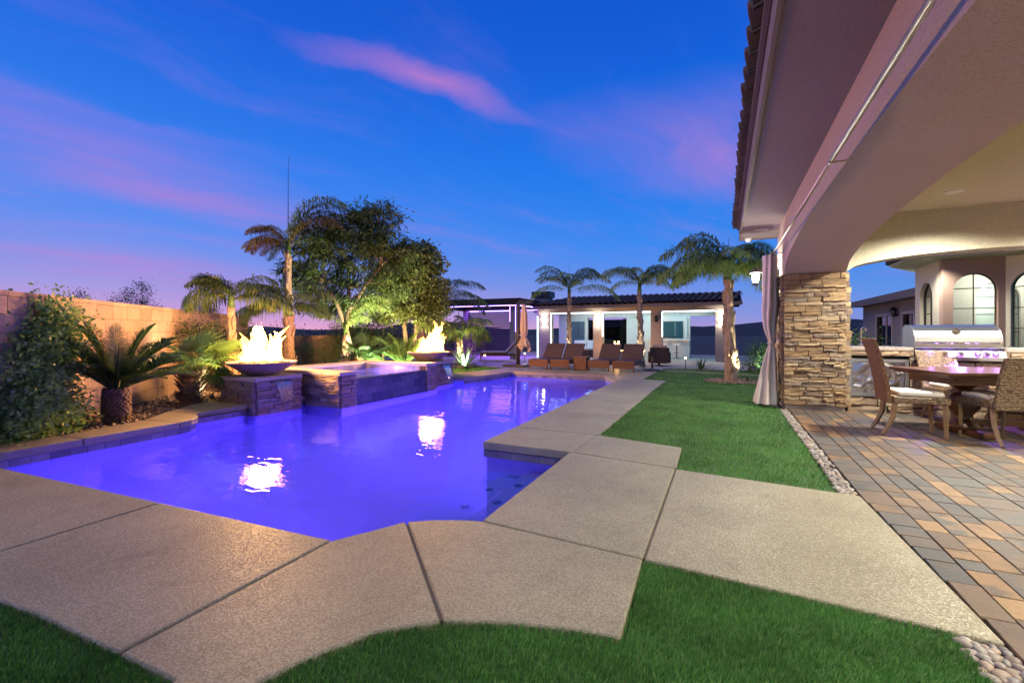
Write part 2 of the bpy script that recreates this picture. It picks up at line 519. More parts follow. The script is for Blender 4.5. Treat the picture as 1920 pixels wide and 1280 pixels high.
# leaves
def leaf(name, ca, cb, trans=0.35, rough=.5, cc=None, warm=0.0):
    m, nt, b = M_(name)
    g = N(nt, 'ShaderNodeNewGeometry')
    r = ramp(nt, g.outputs['Random Per Island'], [(0, cb), (.75, ca)] + ([(1.0, cc)] if cc else [(1.0, tuple(x * 1.2 for x in ca))]))
    n = N(nt, 'ShaderNodeTexNoise', Vector=g.outputs['Position'], Scale=2.2, Detail=3.0 if not warm else 6.0)
    c = N(nt, 'ShaderNodeVectorMath', dict(operation='SCALE'), i0=r.outputs[0], Scale=mth(nt, 'MULTIPLY_ADD', n.outputs['Fac'], .9 if not warm else 1.9, .55 if not warm else .05)).outputs[0]
    nt.links.new(c, b.inputs['Base Color'])
    b.inputs['Roughness'].default_value = rough
    b.inputs['Specular IOR Level'].default_value = .35
    t = N(nt, 'ShaderNodeBsdfTranslucent', Color=c)
    mx = N(nt, 'ShaderNodeMixShader', Fac=trans, i1=b.outputs[0], i2=t.outputs[0])
    nt.links.new(mx.outputs[0], nt.nodes['Material Output'].inputs[0])
    return m
leaf('palm_leaf', (.16, .23, .062), (.085, .14, .040), .4, .42, (.32, .26, .09))
leaf('palm_leaf_dry', (.24, .145, .055), (.12, .075, .035), .3, .6, (.30, .19, .08))
leaf('cycad_leaf', (.080, .165, .040), (.045, .095, .025), .25, .4)
leaf('fan_leaf', (.075, .15, .040), (.035, .080, .022), .3, .4)
leaf('agave_leaf', (.20, .27, .15), (.10, .16, .09), .15, .45, (.42, .45, .22))
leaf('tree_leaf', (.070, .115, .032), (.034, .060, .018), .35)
leaf('tree_leaf_lit', (.125, .155, .042), (.065, .088, .026), .4)  # tree_leaf copy with the uplight's yellow brightness put into its colour
leaf('bush_leaf', (.24, .40, .105), (.13, .24, .065), .4, .38)
leaf('vine_leaf', (.080, .115, .030), (.035, .055, .018), .3, .45)
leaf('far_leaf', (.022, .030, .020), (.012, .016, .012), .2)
leaf('grass_blade', (.108, .30, .065), (.060, .20, .038), .25, .55, (.22, .38, .12), 1.0)

# flame: glowing gas, thicker = brighter
def flame_mat(name, k):
    m = bpy.data.materials.new(name); m.use_nodes = True; nt = m.node_tree
    nt.nodes.remove(nt.nodes['Principled BSDF'])
    e = N(nt, 'ShaderNodeEmission', Color=(1.0, .40, .075), Strength=k)
    nt.links.new(e.outputs[0], nt.nodes['Material Output'].inputs['Volume'])
    MATS[name] = m
    try: m.cycles.homogeneous_volume = True
    except Exception: pass
    return m
flame_mat('flame', 7.0)
flame_mat('flame_edge', 2.0)

# water: clear surface, mirror share by angle, gentle ripples
def water_mat(name, tint, scale, amp, body=True):
    m = bpy.data.materials.new(name); m.use_nodes = True; nt = m.node_tree
    nt.nodes.remove(nt.nodes['Principled BSDF'])
    p = pos(nt)
    mp = N(nt, 'ShaderNodeMapping', Vector=p, Rotation=(0, 0, RAD(25)), Scale=(.55, 1.25, 1))
    n1 = N(nt, 'ShaderNodeTexNoise', Vector=mp.outputs[0], Scale=scale, Detail=3.0, Roughness=.5)
    n2 = N(nt, 'ShaderNodeTexNoise', Vector=mp.outputs[0], Scale=scale * 4.5, Detail=2.0)
    bm = N(nt, 'ShaderNodeBump', Height=mth(nt, 'ADD', n1.outputs['Fac'], mth(nt, 'MULTIPLY', n2.outputs['Fac'], .18)), Distance=amp, Strength=1.0)
    fr = N(nt, 'ShaderNodeFresnel', IOR=1.33, Normal=bm.outputs[0])
    gl = N(nt, 'ShaderNodeBsdfGlossy', Color=(1, 1, 1), Roughness=.03, Normal=bm.outputs[0])
    if body:
        gs = N(nt, 'ShaderNodeBsdfGlass', Color=tint, Roughness=.0, IOR=1.33, Normal=bm.outputs[0])
        tr = N(nt, 'ShaderNodeBsdfTransparent', Color=tint)
        mx = N(nt, 'ShaderNodeMixShader', Fac=.12, i1=gs.outputs[0], i2=tr.outputs[0])
    else:
        tr = N(nt, 'ShaderNodeBsdfTransparent', Color=tint)
        mx = N(nt, 'ShaderNodeMixShader', Fac=fr.outputs[0], i1=tr.outputs[0], i2=gl.outputs[0])
    nt.links.new(mx.outputs[0], nt.nodes['Material Output'].inputs[0])
    MATS[name] = m
    return m
water_mat('water', (.72, .70, 1.0), 2.6, .009)
water_mat('spa_water', (.92, .92, 1.0), 9.0, .012)
water_mat('spill', (.9, .92, 1.0), 30.0, .02, False)

def glass_mat(name, tint, ior=1.5):
    m = bpy.data.materials.new(name); m.use_nodes = True; nt = m.node_tree
    nt.nodes.remove(nt.nodes['Principled BSDF'])
    fr = N(nt, 'ShaderNodeFresnel', IOR=ior)
    gl = N(nt, 'ShaderNodeBsdfGlossy', Color=(1, 1, 1), Roughness=.02)
    tr = N(nt, 'ShaderNodeBsdfTransparent', Color=tint)
    mx = N(nt, 'ShaderNodeMixShader', Fac=fr.outputs[0], i1=tr.outputs[0], i2=gl.outputs[0])
    nt.links.new(mx.outputs[0], nt.nodes['Material Output'].inputs[0])
    MATS[name] = m
    return m
glass_mat('glass', (.82, .88, .85))
glass_mat('glass_dark', (.10, .12, .15))

emit('lamp_white', (1.0, .93, .80), 60.0)
emit('lamp_cool', (.88, .96, 1.0), 90.0)
emit('led_white', (.66, .92, 1.0), 14.0)
emit('led_purple', (.30, .17, 1.0), 14.0)
emit('led_violet', (.40, .12, 1.0), 4.0)
emit('led_pool', (.35, .22, 1.0), 30.0)
emit('path_lamp', (1.0, .80, .45), 6.0)
emit('screen', (.10, .24, .30), .5)
emit('fire_small', (1.0, .55, .2), 6.0)
M = MATS
# ================================================================== ground, pool, deck, turf, pavers
WATER_Z = -0.16
HX0, HX1, HY0, HY1 = -8.5, -1.30, 1.60, 12.75        # the hole in the ground that holds the pool

def gz(x, y):
    r = math.hypot(x, y)
    a = -0.07
    if y > 14.5: a -= min(1, (y - 14.5) / 5.0) * 0.23
    far = max(0.0, r - 38.0)
    a -= min(far * 0.06, 9.0)
    return a

def axis(hole, lim):
    s = {-lim, lim}
    v = 0.0
    for q in (4000, 2000, 1000, 500, 250, 130, 90, 70, 55, 45, 38, 30):
        s |= {-q, q}
    s |= set(range(-24, 31, 3)); s |= set(hole)
    return sorted(s)
xs = axis((HX0, HX1), 7000); ys = axis((HY0, HY1), 7000)
mb = MB()
mb.v = [(x, y, gz(x, y)) for y in ys for x in xs]
nx = len(xs)
for j in range(len(ys) - 1):
    for i in range(nx - 1):
        if xs[i] >= HX0 and xs[i + 1] <= HX1 and ys[j] >= HY0 and ys[j + 1] <= HY1: continue
        mb.f.append((j * nx + i, j * nx + i + 1, (j + 1) * nx + i + 1, (j + 1) * nx + i))
tag(mb.obj('ground', M['far_ground']), 'dark open ground around the yard reaching to the horizon', kind='structure')

# hills along the horizon
def ridge(name, dist, a0, a1, hfun, base, mat):
    m_ = MB(); n = 90
    for i in range(n + 1):
        a = a0 + (a1 - a0) * i / n
        dx, dy = math.sin(a), math.cos(a)
        h = hfun(a)
        for k, (q, hh) in enumerate(((0.80, base), (0.93, base + (h - base) * .62), (1.0, h), (1.08, base + (h - base) * .5), (1.2, base))):
            j = noise.noise(Vector((a * 40, k * 3.1, dist))) * .03
            m_.v.append((dx * dist * (q + j), dy * dist * (q + j), hh))
    for i in range(n):
        for k in range(4):
            a = i * 5 + k
            m_.f.append((a, a + 5, a + 6, a + 1))
    return tag(m_.obj(name, mat, smooth=True), 'dark ridge of hills on the horizon', kind='structure')
def h1(a):
    return 1.2 + 1500 * (.35 + .65 / (1 + math.exp(-(a + .30) * 14))) * (0.006 + 0.011 * (0.5 + 0.9 * noise.noise(Vector((a * 5.0, 2.2, 0)))) + 0.003 * noise.noise(Vector((a * 31, 0, 4))))
ridge('hills', 1500, RAD(-75), RAD(70), h1, -14, M['hill_mat'])
def h2(a):
    t = math.exp(-((a - RAD(9)) / RAD(9)) ** 2)
    return 1.2 + 2600 * (0.006 + 0.015 * t + 0.009 * noise.noise(Vector((a * 7.0, 7.2, 0))) + 0.0025 * noise.noise(Vector((a * 40, 0, 1))))
ridge('hills', 2600, RAD(-60), RAD(70), h2, -14, M['hill_mat'])

# ---- pool outline (edge of the coping, going round)
NEARC = [(-1.40, 2.55), (-1.48, 2.525), (-1.58, 2.49), (-1.69, 2.435), (-1.79, 2.36), (-1.87, 2.26), (-1.95, 2.11), (-2.06, 1.94)]
OUT = [(-1.40, 4.38)] + NEARC + [(-5.8, 1.74), (-6.50, 1.70), (-6.56, 3.60), (-6.62, 3.80), (-6.75, 3.96), (-6.92, 4.06), (-7.08, 4.12), (-7.08, 6.10), (-6.25, 6.10),
       (-6.25, 9.05), (-6.70, 9.10), (-6.70, 10.30), (-6.20, 10.34), (-6.02, 10.95), (-5.90, 11.60), (-5.85, 12.58),
       (-3.00, 12.58), (-2.95, 12.25), (-2.80, 11.85), (-2.58, 11.50), (-2.40, 11.25), (-2.40, 4.38)]
def inset(poly, d):
    n = len(poly); r = []
    a = sum(poly[i][0] * poly[(i + 1) % n][1] - poly[(i + 1) % n][0] * poly[i][1] for i in range(n))
    sg = 1 if a > 0 else -1
    for i in range(n):
        p0 = Vector(poly[i - 1]); p1 = Vector(poly[i]); p2 = Vector(poly[(i + 1) % n])
        d1 = (p1 - p0).normalized(); d2 = (p2 - p1).normalized()
        n1 = Vector((-d1.y, d1.x)) * sg; n2 = Vector((-d2.y, d2.x)) * sg
        b = (n1 + n2); k = b.dot(n1)
        r.append(tuple(p1 + b / max(k, .4) * d))
    return r
SHELL = inset(OUT, -0.035)
pool = thing('swimming_pool', 'long white plaster swimming pool glowing violet, with a raised spa on one side', 'pool', (-4.4, 7.0, -1.3))
m_ = MB()
n = len(SHELL)
FLOOR = -1.15
m_.v = []
for d_, z_ in ((0, -.05), (0, FLOOR + .34), (.03, FLOOR + .22), (.10, FLOOR + .11), (.20, FLOOR + .035), (.32, FLOOR)):
    m_.v += [(x, y, z_) for x, y in inset(SHELL, d_)]
for i in range(n):
    j = (i + 1) % n
    for k in range(5): m_.f.append((k * n + i, k * n + j, (k + 1) * n + j, (k + 1) * n + i))
m_.f.append(tuple(range(5 * n, 6 * n)))
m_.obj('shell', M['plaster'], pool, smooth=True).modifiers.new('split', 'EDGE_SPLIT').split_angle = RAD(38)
# entry steps in the nook
for k, (xa, zt) in enumerate(((-1.86, -.46), (-2.18, -.70), (-2.50, -.92))):
    ya = 2.62 - 0.25 * 0
    m_ = MB().prism([(-1.372, 4.352), (xa, 4.352), (xa - .0, 2.95), (xa + .05, 2.46 - .10 * k), (-1.372, 2.46 - .10 * k)] if k == 0 else
                    [(-1.86 + (-.32) * (k - 1), 4.352), (xa, 4.352), (xa, 2.85), (xa + .06, 2.30 - .08 * k), (-1.86 - .32 * (k - 1) + .05, 2.36 - .08 * k), (-1.86 - .32 * (k - 1), 2.9)], FLOOR + .002 * k, zt)
    st = m_.obj('step', M['plaster'], pool, bevel=.015)
    if k < 2:
        for yy in (3.05, 3.50, 3.95):
            s = .052
            cx0 = xa + .085
            MB().prism([(cx0 - s, yy), (cx0, yy - s), (cx0 + s, yy), (cx0, yy + s)], zt - .004, zt + .004).obj('step_tile', M['blue_tile'], st)
# waterline tile band: single tiles where the photograph shows the band
tile_me = MB().box(-.5, .5, -.5, .5, -.5, .5).mesh('tile')
tile_me.materials.append(M['band_tile'])
def tile_run(p0, p1, z0, z1, ln, parent, name, me, depth=.012, gap=.004):
    p0 = Vector((*p0, 0)); p1 = Vector((*p1, 0)); L = (p1 - p0).length
    k = max(1, round(L / ln)); d = (p1 - p0).normalized(); nrm = Vector((-d.y, d.x, 0))
    inv = wm(parent).inverted()
    for i in range(k):
        c = p0 + d * (L * (i + .5) / k) + Vector((0, 0, (z0 + z1) / 2))
        o = mkobj(name, me, None, parent)
        o.location = inv @ c; o.rotation_euler = (0, 0, math.atan2(d.y, d.x)); o.scale = (L / k - gap, depth, z1 - z0 - gap)
edges = [(-6.50, 1.70, -6.56, 3.60), (-6.56, 3.60, -6.62, 3.80), (-6.62, 3.80, -6.75, 3.96), (-6.75, 3.96, -6.92, 4.06), (-6.92, 4.06, -7.08, 4.12),
         (-7.08, 4.12, -7.08, 4.98), (-7.08, 5.83, -7.08, 6.10), (-6.20, 10.34, -6.02, 10.95), (-6.02, 10.95, -5.90, 11.6), (-5.90, 11.6, -5.85, 12.58), (-5.85, 12.58, -3.0, 12.58), (-3.0, 12.58, -2.95, 12.25),
         (-2.40, 4.38, -1.40, 4.38)]
def off(x0, y0, x1, y1, d):
    v = Vector((x1 - x0, y1 - y0)).normalized(); nn = Vector((v.y, -v.x))
    return (x0 + nn.x * d, y0 + nn.y * d), (x1 + nn.x * d, y1 + nn.y * d)
for e in edges:
    q0, q1 = off(*e, -0.027)
    tile_run(q0, q1, -.180, -.092, .155, pool, 'tile', tile_me)
# water
WOUT = inset(OUT, -0.025)
tag(MB().sheet([(x, y, WATER_Z) for x, y in WOUT]).obj('water', M['water']), 'clear rippled violet pool water reflecting the two fires', kind='structure')
# underwater lights: round lens fixtures on the long wall and the near wall
def pool_light(loc, nrm, energy, col=(.30, .125, 1.0), parent=pool):
    nv = Vector(nrm).normalized()
    Mx = nv.to_track_quat('Z', 'Y').to_matrix().to_4x4(); Mx.translation = Vector(loc)
    r = MB().lathe([(.0, 0), (.115, 0), (.12, .012), (.10, .022), (0.0, .024)], 20)
    r.v = [tuple(Mx @ Vector(v)) for v in r.v]
    fx = r.obj('light_lens', M['led_pool'], parent, smooth=True)
    lamp('pool_lamp', 'SPOT', Vector(loc) + nv * .04, energy, col, parent, .10, Vector(loc) + nv * 2, 172, .6)
PW = 11.0
pool_light((-2.365, 6.3, -.45), (-1, -.1, .05), 150 * PW)
pool_light((-2.365, 8.4, -.45), (-1, -.1, .05), 140 * PW)
pool_light((-2.365, 10.4, -.55), (-1, -.3, 0), 30 * PW)
pool_light((-3.3, 1.86, -.50), (0, 1, -.05), 6 * PW)
pool_light((-5.4, 1.74, -.50), (.1, 1, -.05), 16 * PW)

# ---- deck slabs, each a piece of its own
deck = thing('pool_deck', 'tan textured concrete deck around the pool', None, (0, 0, 0))
tag(deck, kind='structure')
def slab(poly, mat='deck', z1=0.0, z0=-0.088, bevel=.012):
    return MB().prism(poly, z0, z1).obj('slab', M[mat], deck, bevel=bevel, seg=3)
g = .010
slab([(-1.40, 4.375), (-1.40, 2.553), (-.395, 2.485), (-.395, 4.245), (-1.37, 4.37)])
slab([(-.383, 4.225), (-.383, 2.480), (.815, 2.405), (.985, 2.395), (.905, 4.105)])
slab([(-1.365, 4.385), (-.395, 4.258), (-.383, 4.24), (-.40, 5.03), (-1.335, 5.225)])
ysl = [4.385, 5.235, 6.56, 7.87, 9.16, 10.45]
for a, b in zip(ysl[:-1], ysl[1:]):
    ya = 4.387 if a == 4.385 else a + g
    slab([(-2.40, ya), (-1.378 if a == 4.385 else -1.325, ya), (-1.345 if a == 4.385 else -1.325, b - g), (-2.40, b - g)])
slab([(-2.40, 10.456), (-1.325, 10.456), (-1.29, 11.74), (-1.87, 11.82), (-1.88, 12.57), (-2.995, 12.57), (-2.95, 12.25), (-2.80, 11.85), (-2.58, 11.5), (-2.40, 11.25)])
# near side
slab([(-1.405, 2.540), (-1.49, 2.515), (-1.58, 2.48), (-1.69, 2.425), (-1.79, 2.352), (-1.825, 2.345), (-1.06, 1.60), (-.81, 1.70), (-.54, 1.775), (-.37, 1.80), (-.393, 2.473)])
slab([(-1.835, 2.333), (-1.87, 2.26), (-1.95, 2.11), (-2.046, 1.945), (-2.046, .92), (-1.72, .93), (-1.62, .3), (-1.6, -1.2), (-1.35, -1.2), (-1.42, .4), (-1.45, 1.04), (-1.40, 1.18), (-1.27, 1.42), (-1.07, 1.588)])
slab([(-2.058, 1.942), (-3.595, 1.86), (-3.595, .84), (-2.92, .875), (-2.67, .90), (-2.058, .92)])
slab([(-3.605, 1.86), (-5.8, 1.74), (-6.50, 1.70), (-6.50, .2), (-3.605, .2), (-3.605, .84)])
# left strip beside the planting bed
slab([(-6.51, 1.70), (-6.51, .2), (-6.95, .2), (-7.0, 1.9), (-7.0, 2.10), (-6.985, 2.55), (-6.535, 2.60)], 'deck_tan')
slab([(-6.536, 2.612), (-6.986, 2.562), (-7.06, 3.0), (-7.16, 3.50), (-6.562, 3.62)], 'deck_tan')
slab([(-6.566, 3.632), (-7.165, 3.515), (-7.30, 3.66), (-7.62, 4.05), (-7.085, 4.115), (-6.92, 4.06), (-6.75, 3.96), (-6.62, 3.80)], 'deck_tan')
slab([(-7.08, 4.13), (-7.63, 4.065), (-7.80, 4.32), (-8.0, 4.60), (-8.1, 4.965), (-7.08, 4.965)], 'deck_tan')
slab([(-7.08, 5.845), (-8.3, 5.845), (-8.3, 6.09), (-7.08, 6.09)], 'deck_tan')
# far left strip
slab([(-6.20, 10.34), (-7.35, 10.34), (-7.2, 11.0), (-6.95, 12.0), (-6.80, 12.56), (-5.855, 12.56), (-5.90, 11.60), (-6.02, 10.95)], 'deck_tan')
# far deck under the loungers
slab([(-6.75, 12.58), (-6.60, 13.55), (-6.4, 15.9), (-4.46, 15.9), (-4.46, 12.58)], 'deck_tan')
slab([(-4.45, 12.58), (-4.45, 15.9), (-1.80, 15.9), (-1.87, 12.58)], 'deck_tan')

for (p0, p1) in [((-1.40, 2.545), (-.39, 2.478)), ((-1.83, 2.339), (-1.065, 1.594)), ((-2.052, 1.94), (-2.052, .92)), ((-3.60, 1.855), (-3.60, .85)), ((-.389, 2.48), (-.389, 4.25)), ((-1.38, 4.379), (-.39, 4.25)), ((-1.371, 4.40), (-1.34, 5.22))] + [((-2.39, y), (-1.335, y)) for y in ysl[1:]]:
    a = Vector(p0); b = Vector(p1); d = (b - a).normalized(); a = a + d * .035; b = b - d * .02; nn = Vector((-d.y, d.x)) * .022
    MB().prism([tuple(a + nn), tuple(a - nn), tuple(b - nn), tuple(b + nn)], -.04, -.012).obj('joint_filler', M['joint_filler'], deck)

# ---- artificial turf
TURF_A = [(-1.325, 5.24), (-.385, 5.05), (-.372, 4.235), (.765, 4.165), (.775, 8.42), (.30, 9.0), (1.0, 9.4), (7.5, 9.6), (9.0, 14.0), (.9, 14.30), (-1.66, 14.95), (-1.80, 14.97), (-1.87, 11.83), (-1.28, 11.75), (-1.32, 10.0)]
TURF_B = [(-.375, 2.472), (-.355, 1.80), (-.54, 1.765), (-.81, 1.69), (-1.05, 1.58), (-1.26, 1.415), (-1.39, 1.18), (-1.44, 1.04), (-1.41, .4), (-1.34, -1.2), (.86, -1.2), (.84, 2.0), (.815, 2.395)]
TURF_C = [(-1.73, .925), (-2.05, .912), (-2.67, .89), (-2.92, .865), (-3.595, .83), (-3.595, .0), (-3.4, -1.0), (-1.61, -1.2), (-1.63, .3)]
TURF_D = [(-1.64, 15.1), (.9, 14.45), (9, 14.15), (9, 16.9), (.6, 17.2), (-1.7, 17.4), (-1.78, 15.95)]
TURF_E = [(-7.36, 10.45), (-7.21, 11.05), (-6.96, 12.05), (-6.76, 12.62), (-6.61, 13.5), (-7.1, 13.75), (-7.8, 13.6), (-8.1, 12.2), (-7.9, 11.0)]
def gz2(x, y): return gz(x, y)
def drop(poly, dz):
    return [(x, y, gz(x, y) + .07 + dz) for x, y in poly]
lawn = thing('lawn', 'green artificial turf lawn', None, (0, 0, 0)); tag(lawn, kind='structure')
for P_ in (TURF_A, TURF_B, TURF_C, TURF_D, TURF_E):
    MB().sheet(drop(P_, -.022)).obj('turf_backing', M['turf_base'], lawn)
BED_K = (.18, 12.42, .66)
def blades(name, poly, dens_fn, n_try, hmin, hmax, w, seed, label, far=False, holes=()):
    rg = np.random.default_rng(seed)
    xs_ = [p[0] for p in poly]; ys_ = [p[1] for p in poly]
    x = rg.uniform(min(xs_), max(xs_), n_try); y = rg.uniform(min(ys_), max(ys_), n_try)
    k = inpoly(x, y, inset(poly, -.014)) & (rg.random(n_try) < dens_fn(x, y))
    # only what this corner of the yard can show
    d = -x * math.sin(RAD(25)) + y * math.cos(RAD(25)); xc = x * math.cos(RAD(25)) + y * math.sin(RAD(25))
    k &= (d > .15) & (np.abs(xc) < 1.45 * d + .6)
    for (hx, hy, hr) in holes: k &= ((x - hx) ** 2 + (y - hy) ** 2 > hr * hr)
    x = x[k]; y = y[k]; n = len(x)
    z = np.array([gz(a, b) for a, b in zip(x, y)]) + .07 - .022 if far else np.full(n, -.022)
    h = rg.uniform(hmin, hmax, n); a = rg.uniform(0, 2 * np.pi, n)
    lean = rg.normal(0, .35, n) * h; la = rg.uniform(0, 2 * np.pi, n)
    ww = w * rg.uniform(.7, 1.3, n)
    dx, dy = np.cos(a) * ww / 2, np.sin(a) * ww / 2
    lx, ly = np.cos(la) * lean + .25 * h, np.sin(la) * lean + .1 * h
    if far:
        V = np.stack([np.stack([x - dx, y - dy, z], 1), np.stack([x + dx, y + dy, z], 1), np.stack([x + lx, y + ly, z + h], 1)], 1).reshape(-1, 3)
        F = np.arange(3 * n).reshape(-1, 3)
    else:
        V = np.stack([np.stack([x - dx, y - dy, z], 1), np.stack([x + dx, y + dy, z], 1),
                      np.stack([x + lx * .35 + dx * .8, y + ly * .35 + dy * .8, z + h * .6], 1), np.stack([x + lx * .35 - dx * .8, y + ly * .35 - dy * .8, z + h * .6], 1),
                      np.stack([x + lx, y + ly, z + h], 1)], 1).reshape(-1, 3)
        b = np.arange(n)[:, None] * 5
        F = np.concatenate([b + [0, 1, 2], b + [0, 2, 3], b + [3, 2, 4]])
    o = mkobj(name, npmesh(name, V, F), M['grass_blade'])
    return tag(o, label, kind='stuff')
def dn(x, y):
    r = np.hypot(x, y); return np.clip((2.2 / np.maximum(r, .1)) ** 1.5, .12, 1)
blades('grass', TURF_B, dn, 210000, .017, .030, .0032, 1, 'short green turf blades in the near corner patch')
blades('grass', TURF_C, dn, 120000, .017, .030, .0032, 2, 'short green turf blades in the near patch under the wide slab')
blades('grass', TURF_A, lambda x, y: np.clip((6.5 / np.hypot(x, y)) ** 1.4, .05, 1), 330000, .022, .038, .0075, 3, 'short green turf blades of the long lawn beside the deck', True, (BED_K,))
blades('grass', TURF_D, lambda x, y: x * 0 + .6, 40000, .03, .05, .012, 4, 'turf blades of the strip before the gravel bed', True)
blades('grass', TURF_E, lambda x, y: x * 0 + 1, 14000, .03, .05, .012, 5, 'turf blades of the small patch round the agave', True)

# edging and paths beyond the lawn
eg = MB()
eg.prism([(-1.66, 14.97), (.9, 14.32), (9, 14.02), (9, 14.12), (.9, 14.43), (-1.66, 15.08)], -.12, -.005)
tag(eg.obj('edging', M['concrete']), 'thin concrete edging line across the lawn', kind='structure')
tag(MB().prism([(-17.0, 18.6), (-7.2, 16.6), (-2.0, 17.9), (8.0, 18.6), (8.0, 31), (-17.0, 31)], -.40, -.25).obj('patio', M['concrete']), 'pale concrete patio under the pavilion', kind='structure')
tag(MB().prism([(-9.6, 15.3), (-6.42, 13.9), (-6.42, 17.2), (-8.5, 17.8), (-13, 18.5)], -.30, -.045).obj('path', M['deck_tan']), 'tan path leading to the pergola', kind='structure')

# gravel: beds
def gravel(name, poly, n, r0, r1, z, seed, label, mat='gravel_mat'):
    rg = np.random.default_rng(seed)
    xs_ = [p[0] for p in poly]; ys_ = [p[1] for p in poly]
    x = rg.uniform(min(xs_), max(xs_), n * 3); y = rg.uniform(min(ys_), max(ys_), n * 3)
    k = inpoly(x, y, poly); x = x[k][:n]; y = y[k][:n]; n = len(x)
    base = np.array([(1, 0, 0), (-1, 0, 0), (0, 1, 0), (0, -1, 0), (0, 0, 1), (0, 0, -1)], float)
    Fb = np.array([(0, 2, 4), (2, 1, 4), (1, 3, 4), (3, 0, 4), (2, 0, 5), (1, 2, 5), (3, 1, 5), (0, 3, 5)])
    r = rg.uniform(r0, r1, n)
    V = base[None] * r[:, None, None] * rg.uniform(.6, 1.25, (n, 6, 1))
    a = rg.uniform(0, 6.28, n); ca, sa = np.cos(a)[:, None], np.sin(a)[:, None]
    vx = V[..., 0] * ca - V[..., 1] * sa; vy = V[..., 0] * sa + V[..., 1] * ca
    zz_ = np.array([gz(p, q) for p, q in zip(x, y)]) + .07 + z
    V = np.stack([vx + x[:, None], vy + y[:, None], V[..., 2] * .65 + zz_[:, None]], -1).reshape(-1, 3)
    F = (Fb[None] + (np.arange(n) * 6)[:, None, None]).reshape(-1, 3)
    return tag(mkobj(name, npmesh(name, V, F), M[mat]), label, kind='stuff')
m_, nt, b = M_('gravel_rocks')
gg = N(nt, 'ShaderNodeNewGeometry')
nt.links.new(ramp(nt, gg.outputs['Random Per Island'], [(0, (.10, .07, .05)), (.4, (.24, .17, .12)), (.8, (.34, .26, .19)), (1, (.44, .36, .28))]).outputs[0], b.inputs['Base Color'])
b.inputs['Roughness'].default_value = .85
BED_W = [(-7.0, 1.95), (-7.0, 2.55), (-7.08, 3.0), (-7.17, 3.50), (-7.31, 3.67), (-7.63, 4.07), (-7.81, 4.33), (-8.01, 4.61), (-8.11, 4.97), (-8.32, 5.85), (-8.45, 9.1), (-7.5, 9.2), (-7.4, 10.4), (-7.95, 11.0), (-8.15, 12.2), (-7.85, 13.65), (-8.6, 15.2), (-10.5, 15.6), (-13.4, 9.5), (-12.4, 8.0)]
tag(MB().sheet([(x, y, -.028) for x, y in BED_W]).obj('planting_bed', M['soil']), 'dark soil of the planting bed along the block wall', kind='structure')
gravel('gravel', [p for p in BED_W], 9000, .015, .04, -.02, 21, 'brown gravel mulch in the planting bed below the block wall', 'gravel_rocks')
GB = [(-1.7, 17.42), (.6, 17.22), (9, 16.92), (9, 18.5), (-1.9, 17.95)]
tag(MB().sheet(drop(GB, -.03)).obj('gravel_bed', M['soil']), 'soil of the gravel bed before the pavilion', kind='structure')
gravel('gravel', GB, 2600, .03, .07, -.02, 22, 'brown rocks in the bed before the pavilion', 'gravel_rocks')
cir = [(BED_K[0] + .66 * math.cos(t * .314), BED_K[1] + .66 * math.sin(t * .314)) for t in range(20)]
tag(MB().sheet([(x, y, -.010) for x, y in cir]).obj('planting_bed', M['soil']), 'round soil bed in the lawn at the foot of the tall palm', kind='structure')
gravel('gravel', cir, 900, .015, .035, .0, 23, 'small rocks in the round bed at the tall palm', 'gravel_rocks')

# ---- pavers
pav = thing('paver_patio', 'multi-coloured concrete paver patio under the porch', None, (0, 0, 0)); tag(pav, kind='structure')
tag(MB().sheet([(.90, -1.2, -.045), (6.2, -1.2, -.045), (6.2, 9.2, -.045), (.86, 9.2, -.045)]).obj('paver_joints', M['mortar'], pav))
pv_me = []
for k in range(4):
    q = MB().box(-.5, .5, -.5, .5, -1, 0)
    q.v[4:] = [(x * .965, y * .965, z) for x, y, z in q.v[4:]]
    q.v = q.v[:4] + [(x * 1.0 / .965, y / .965, -.10) for x, y, z in q.v[4:]] + q.v[4:]
    q.f = [(3, 2, 1, 0), (8, 9, 10, 11), (0, 1, 5, 4), (1, 2, 6, 5), (2, 3, 7, 6), (3, 0, 4, 7), (4, 5, 9, 8), (5, 6, 10, 9), (6, 7, 11, 10), (7, 4, 8, 11)]
    me = q.mesh('paver'); me.materials.append(M['paver']); pv_me.append(me)
def xedge(y): return .904 if y > 4.15 else (.904 + (4.15 - y) * .046 if y > 2.38 else .992)
rp = random.Random(5)
x = .905
rest = MB()
col_i = 0
while x < 6.1:
    w = .195 if col_i == 0 else rp.choice((.125, .25, .19, .125, .25))
    y = -1.2
    while y < 9.1:
        if col_i == 0: l = rp.choice((.23, .31, .155, .23))
        else: l = rp.choice((.125, .19, .25, .25, .38, .31))
        yc = y + l / 2; x0 = x
        if col_i == 0: x0 = max(x, xedge(yc) + .005)
        xm = (x0 + x + w) / 2; wr = x + w - x0
        vis = x < .432 * (y + l) + .35 and y + l > 1.6
        if wr > .04:
            if vis:
                o = mkobj('paver', pv_me[rp.randrange(4)], None, pav)
                o.location = (xm, yc, rp.uniform(-.0025, .0015)); o.scale = (wr - .006, l - .006, .06)
                o.rotation_euler = (rp.uniform(-.004, .004), rp.uniform(-.004, .004), 0)
            else:
                rest.box(xm - wr / 2 + .003, xm + wr / 2 - .003, yc - l / 2 + .003, yc + l / 2 - .003, -.05, -.001)
        y += l
    x += w; col_i += 1
tag(rest.obj('pavers', M['paver'], pav), kind='stuff')

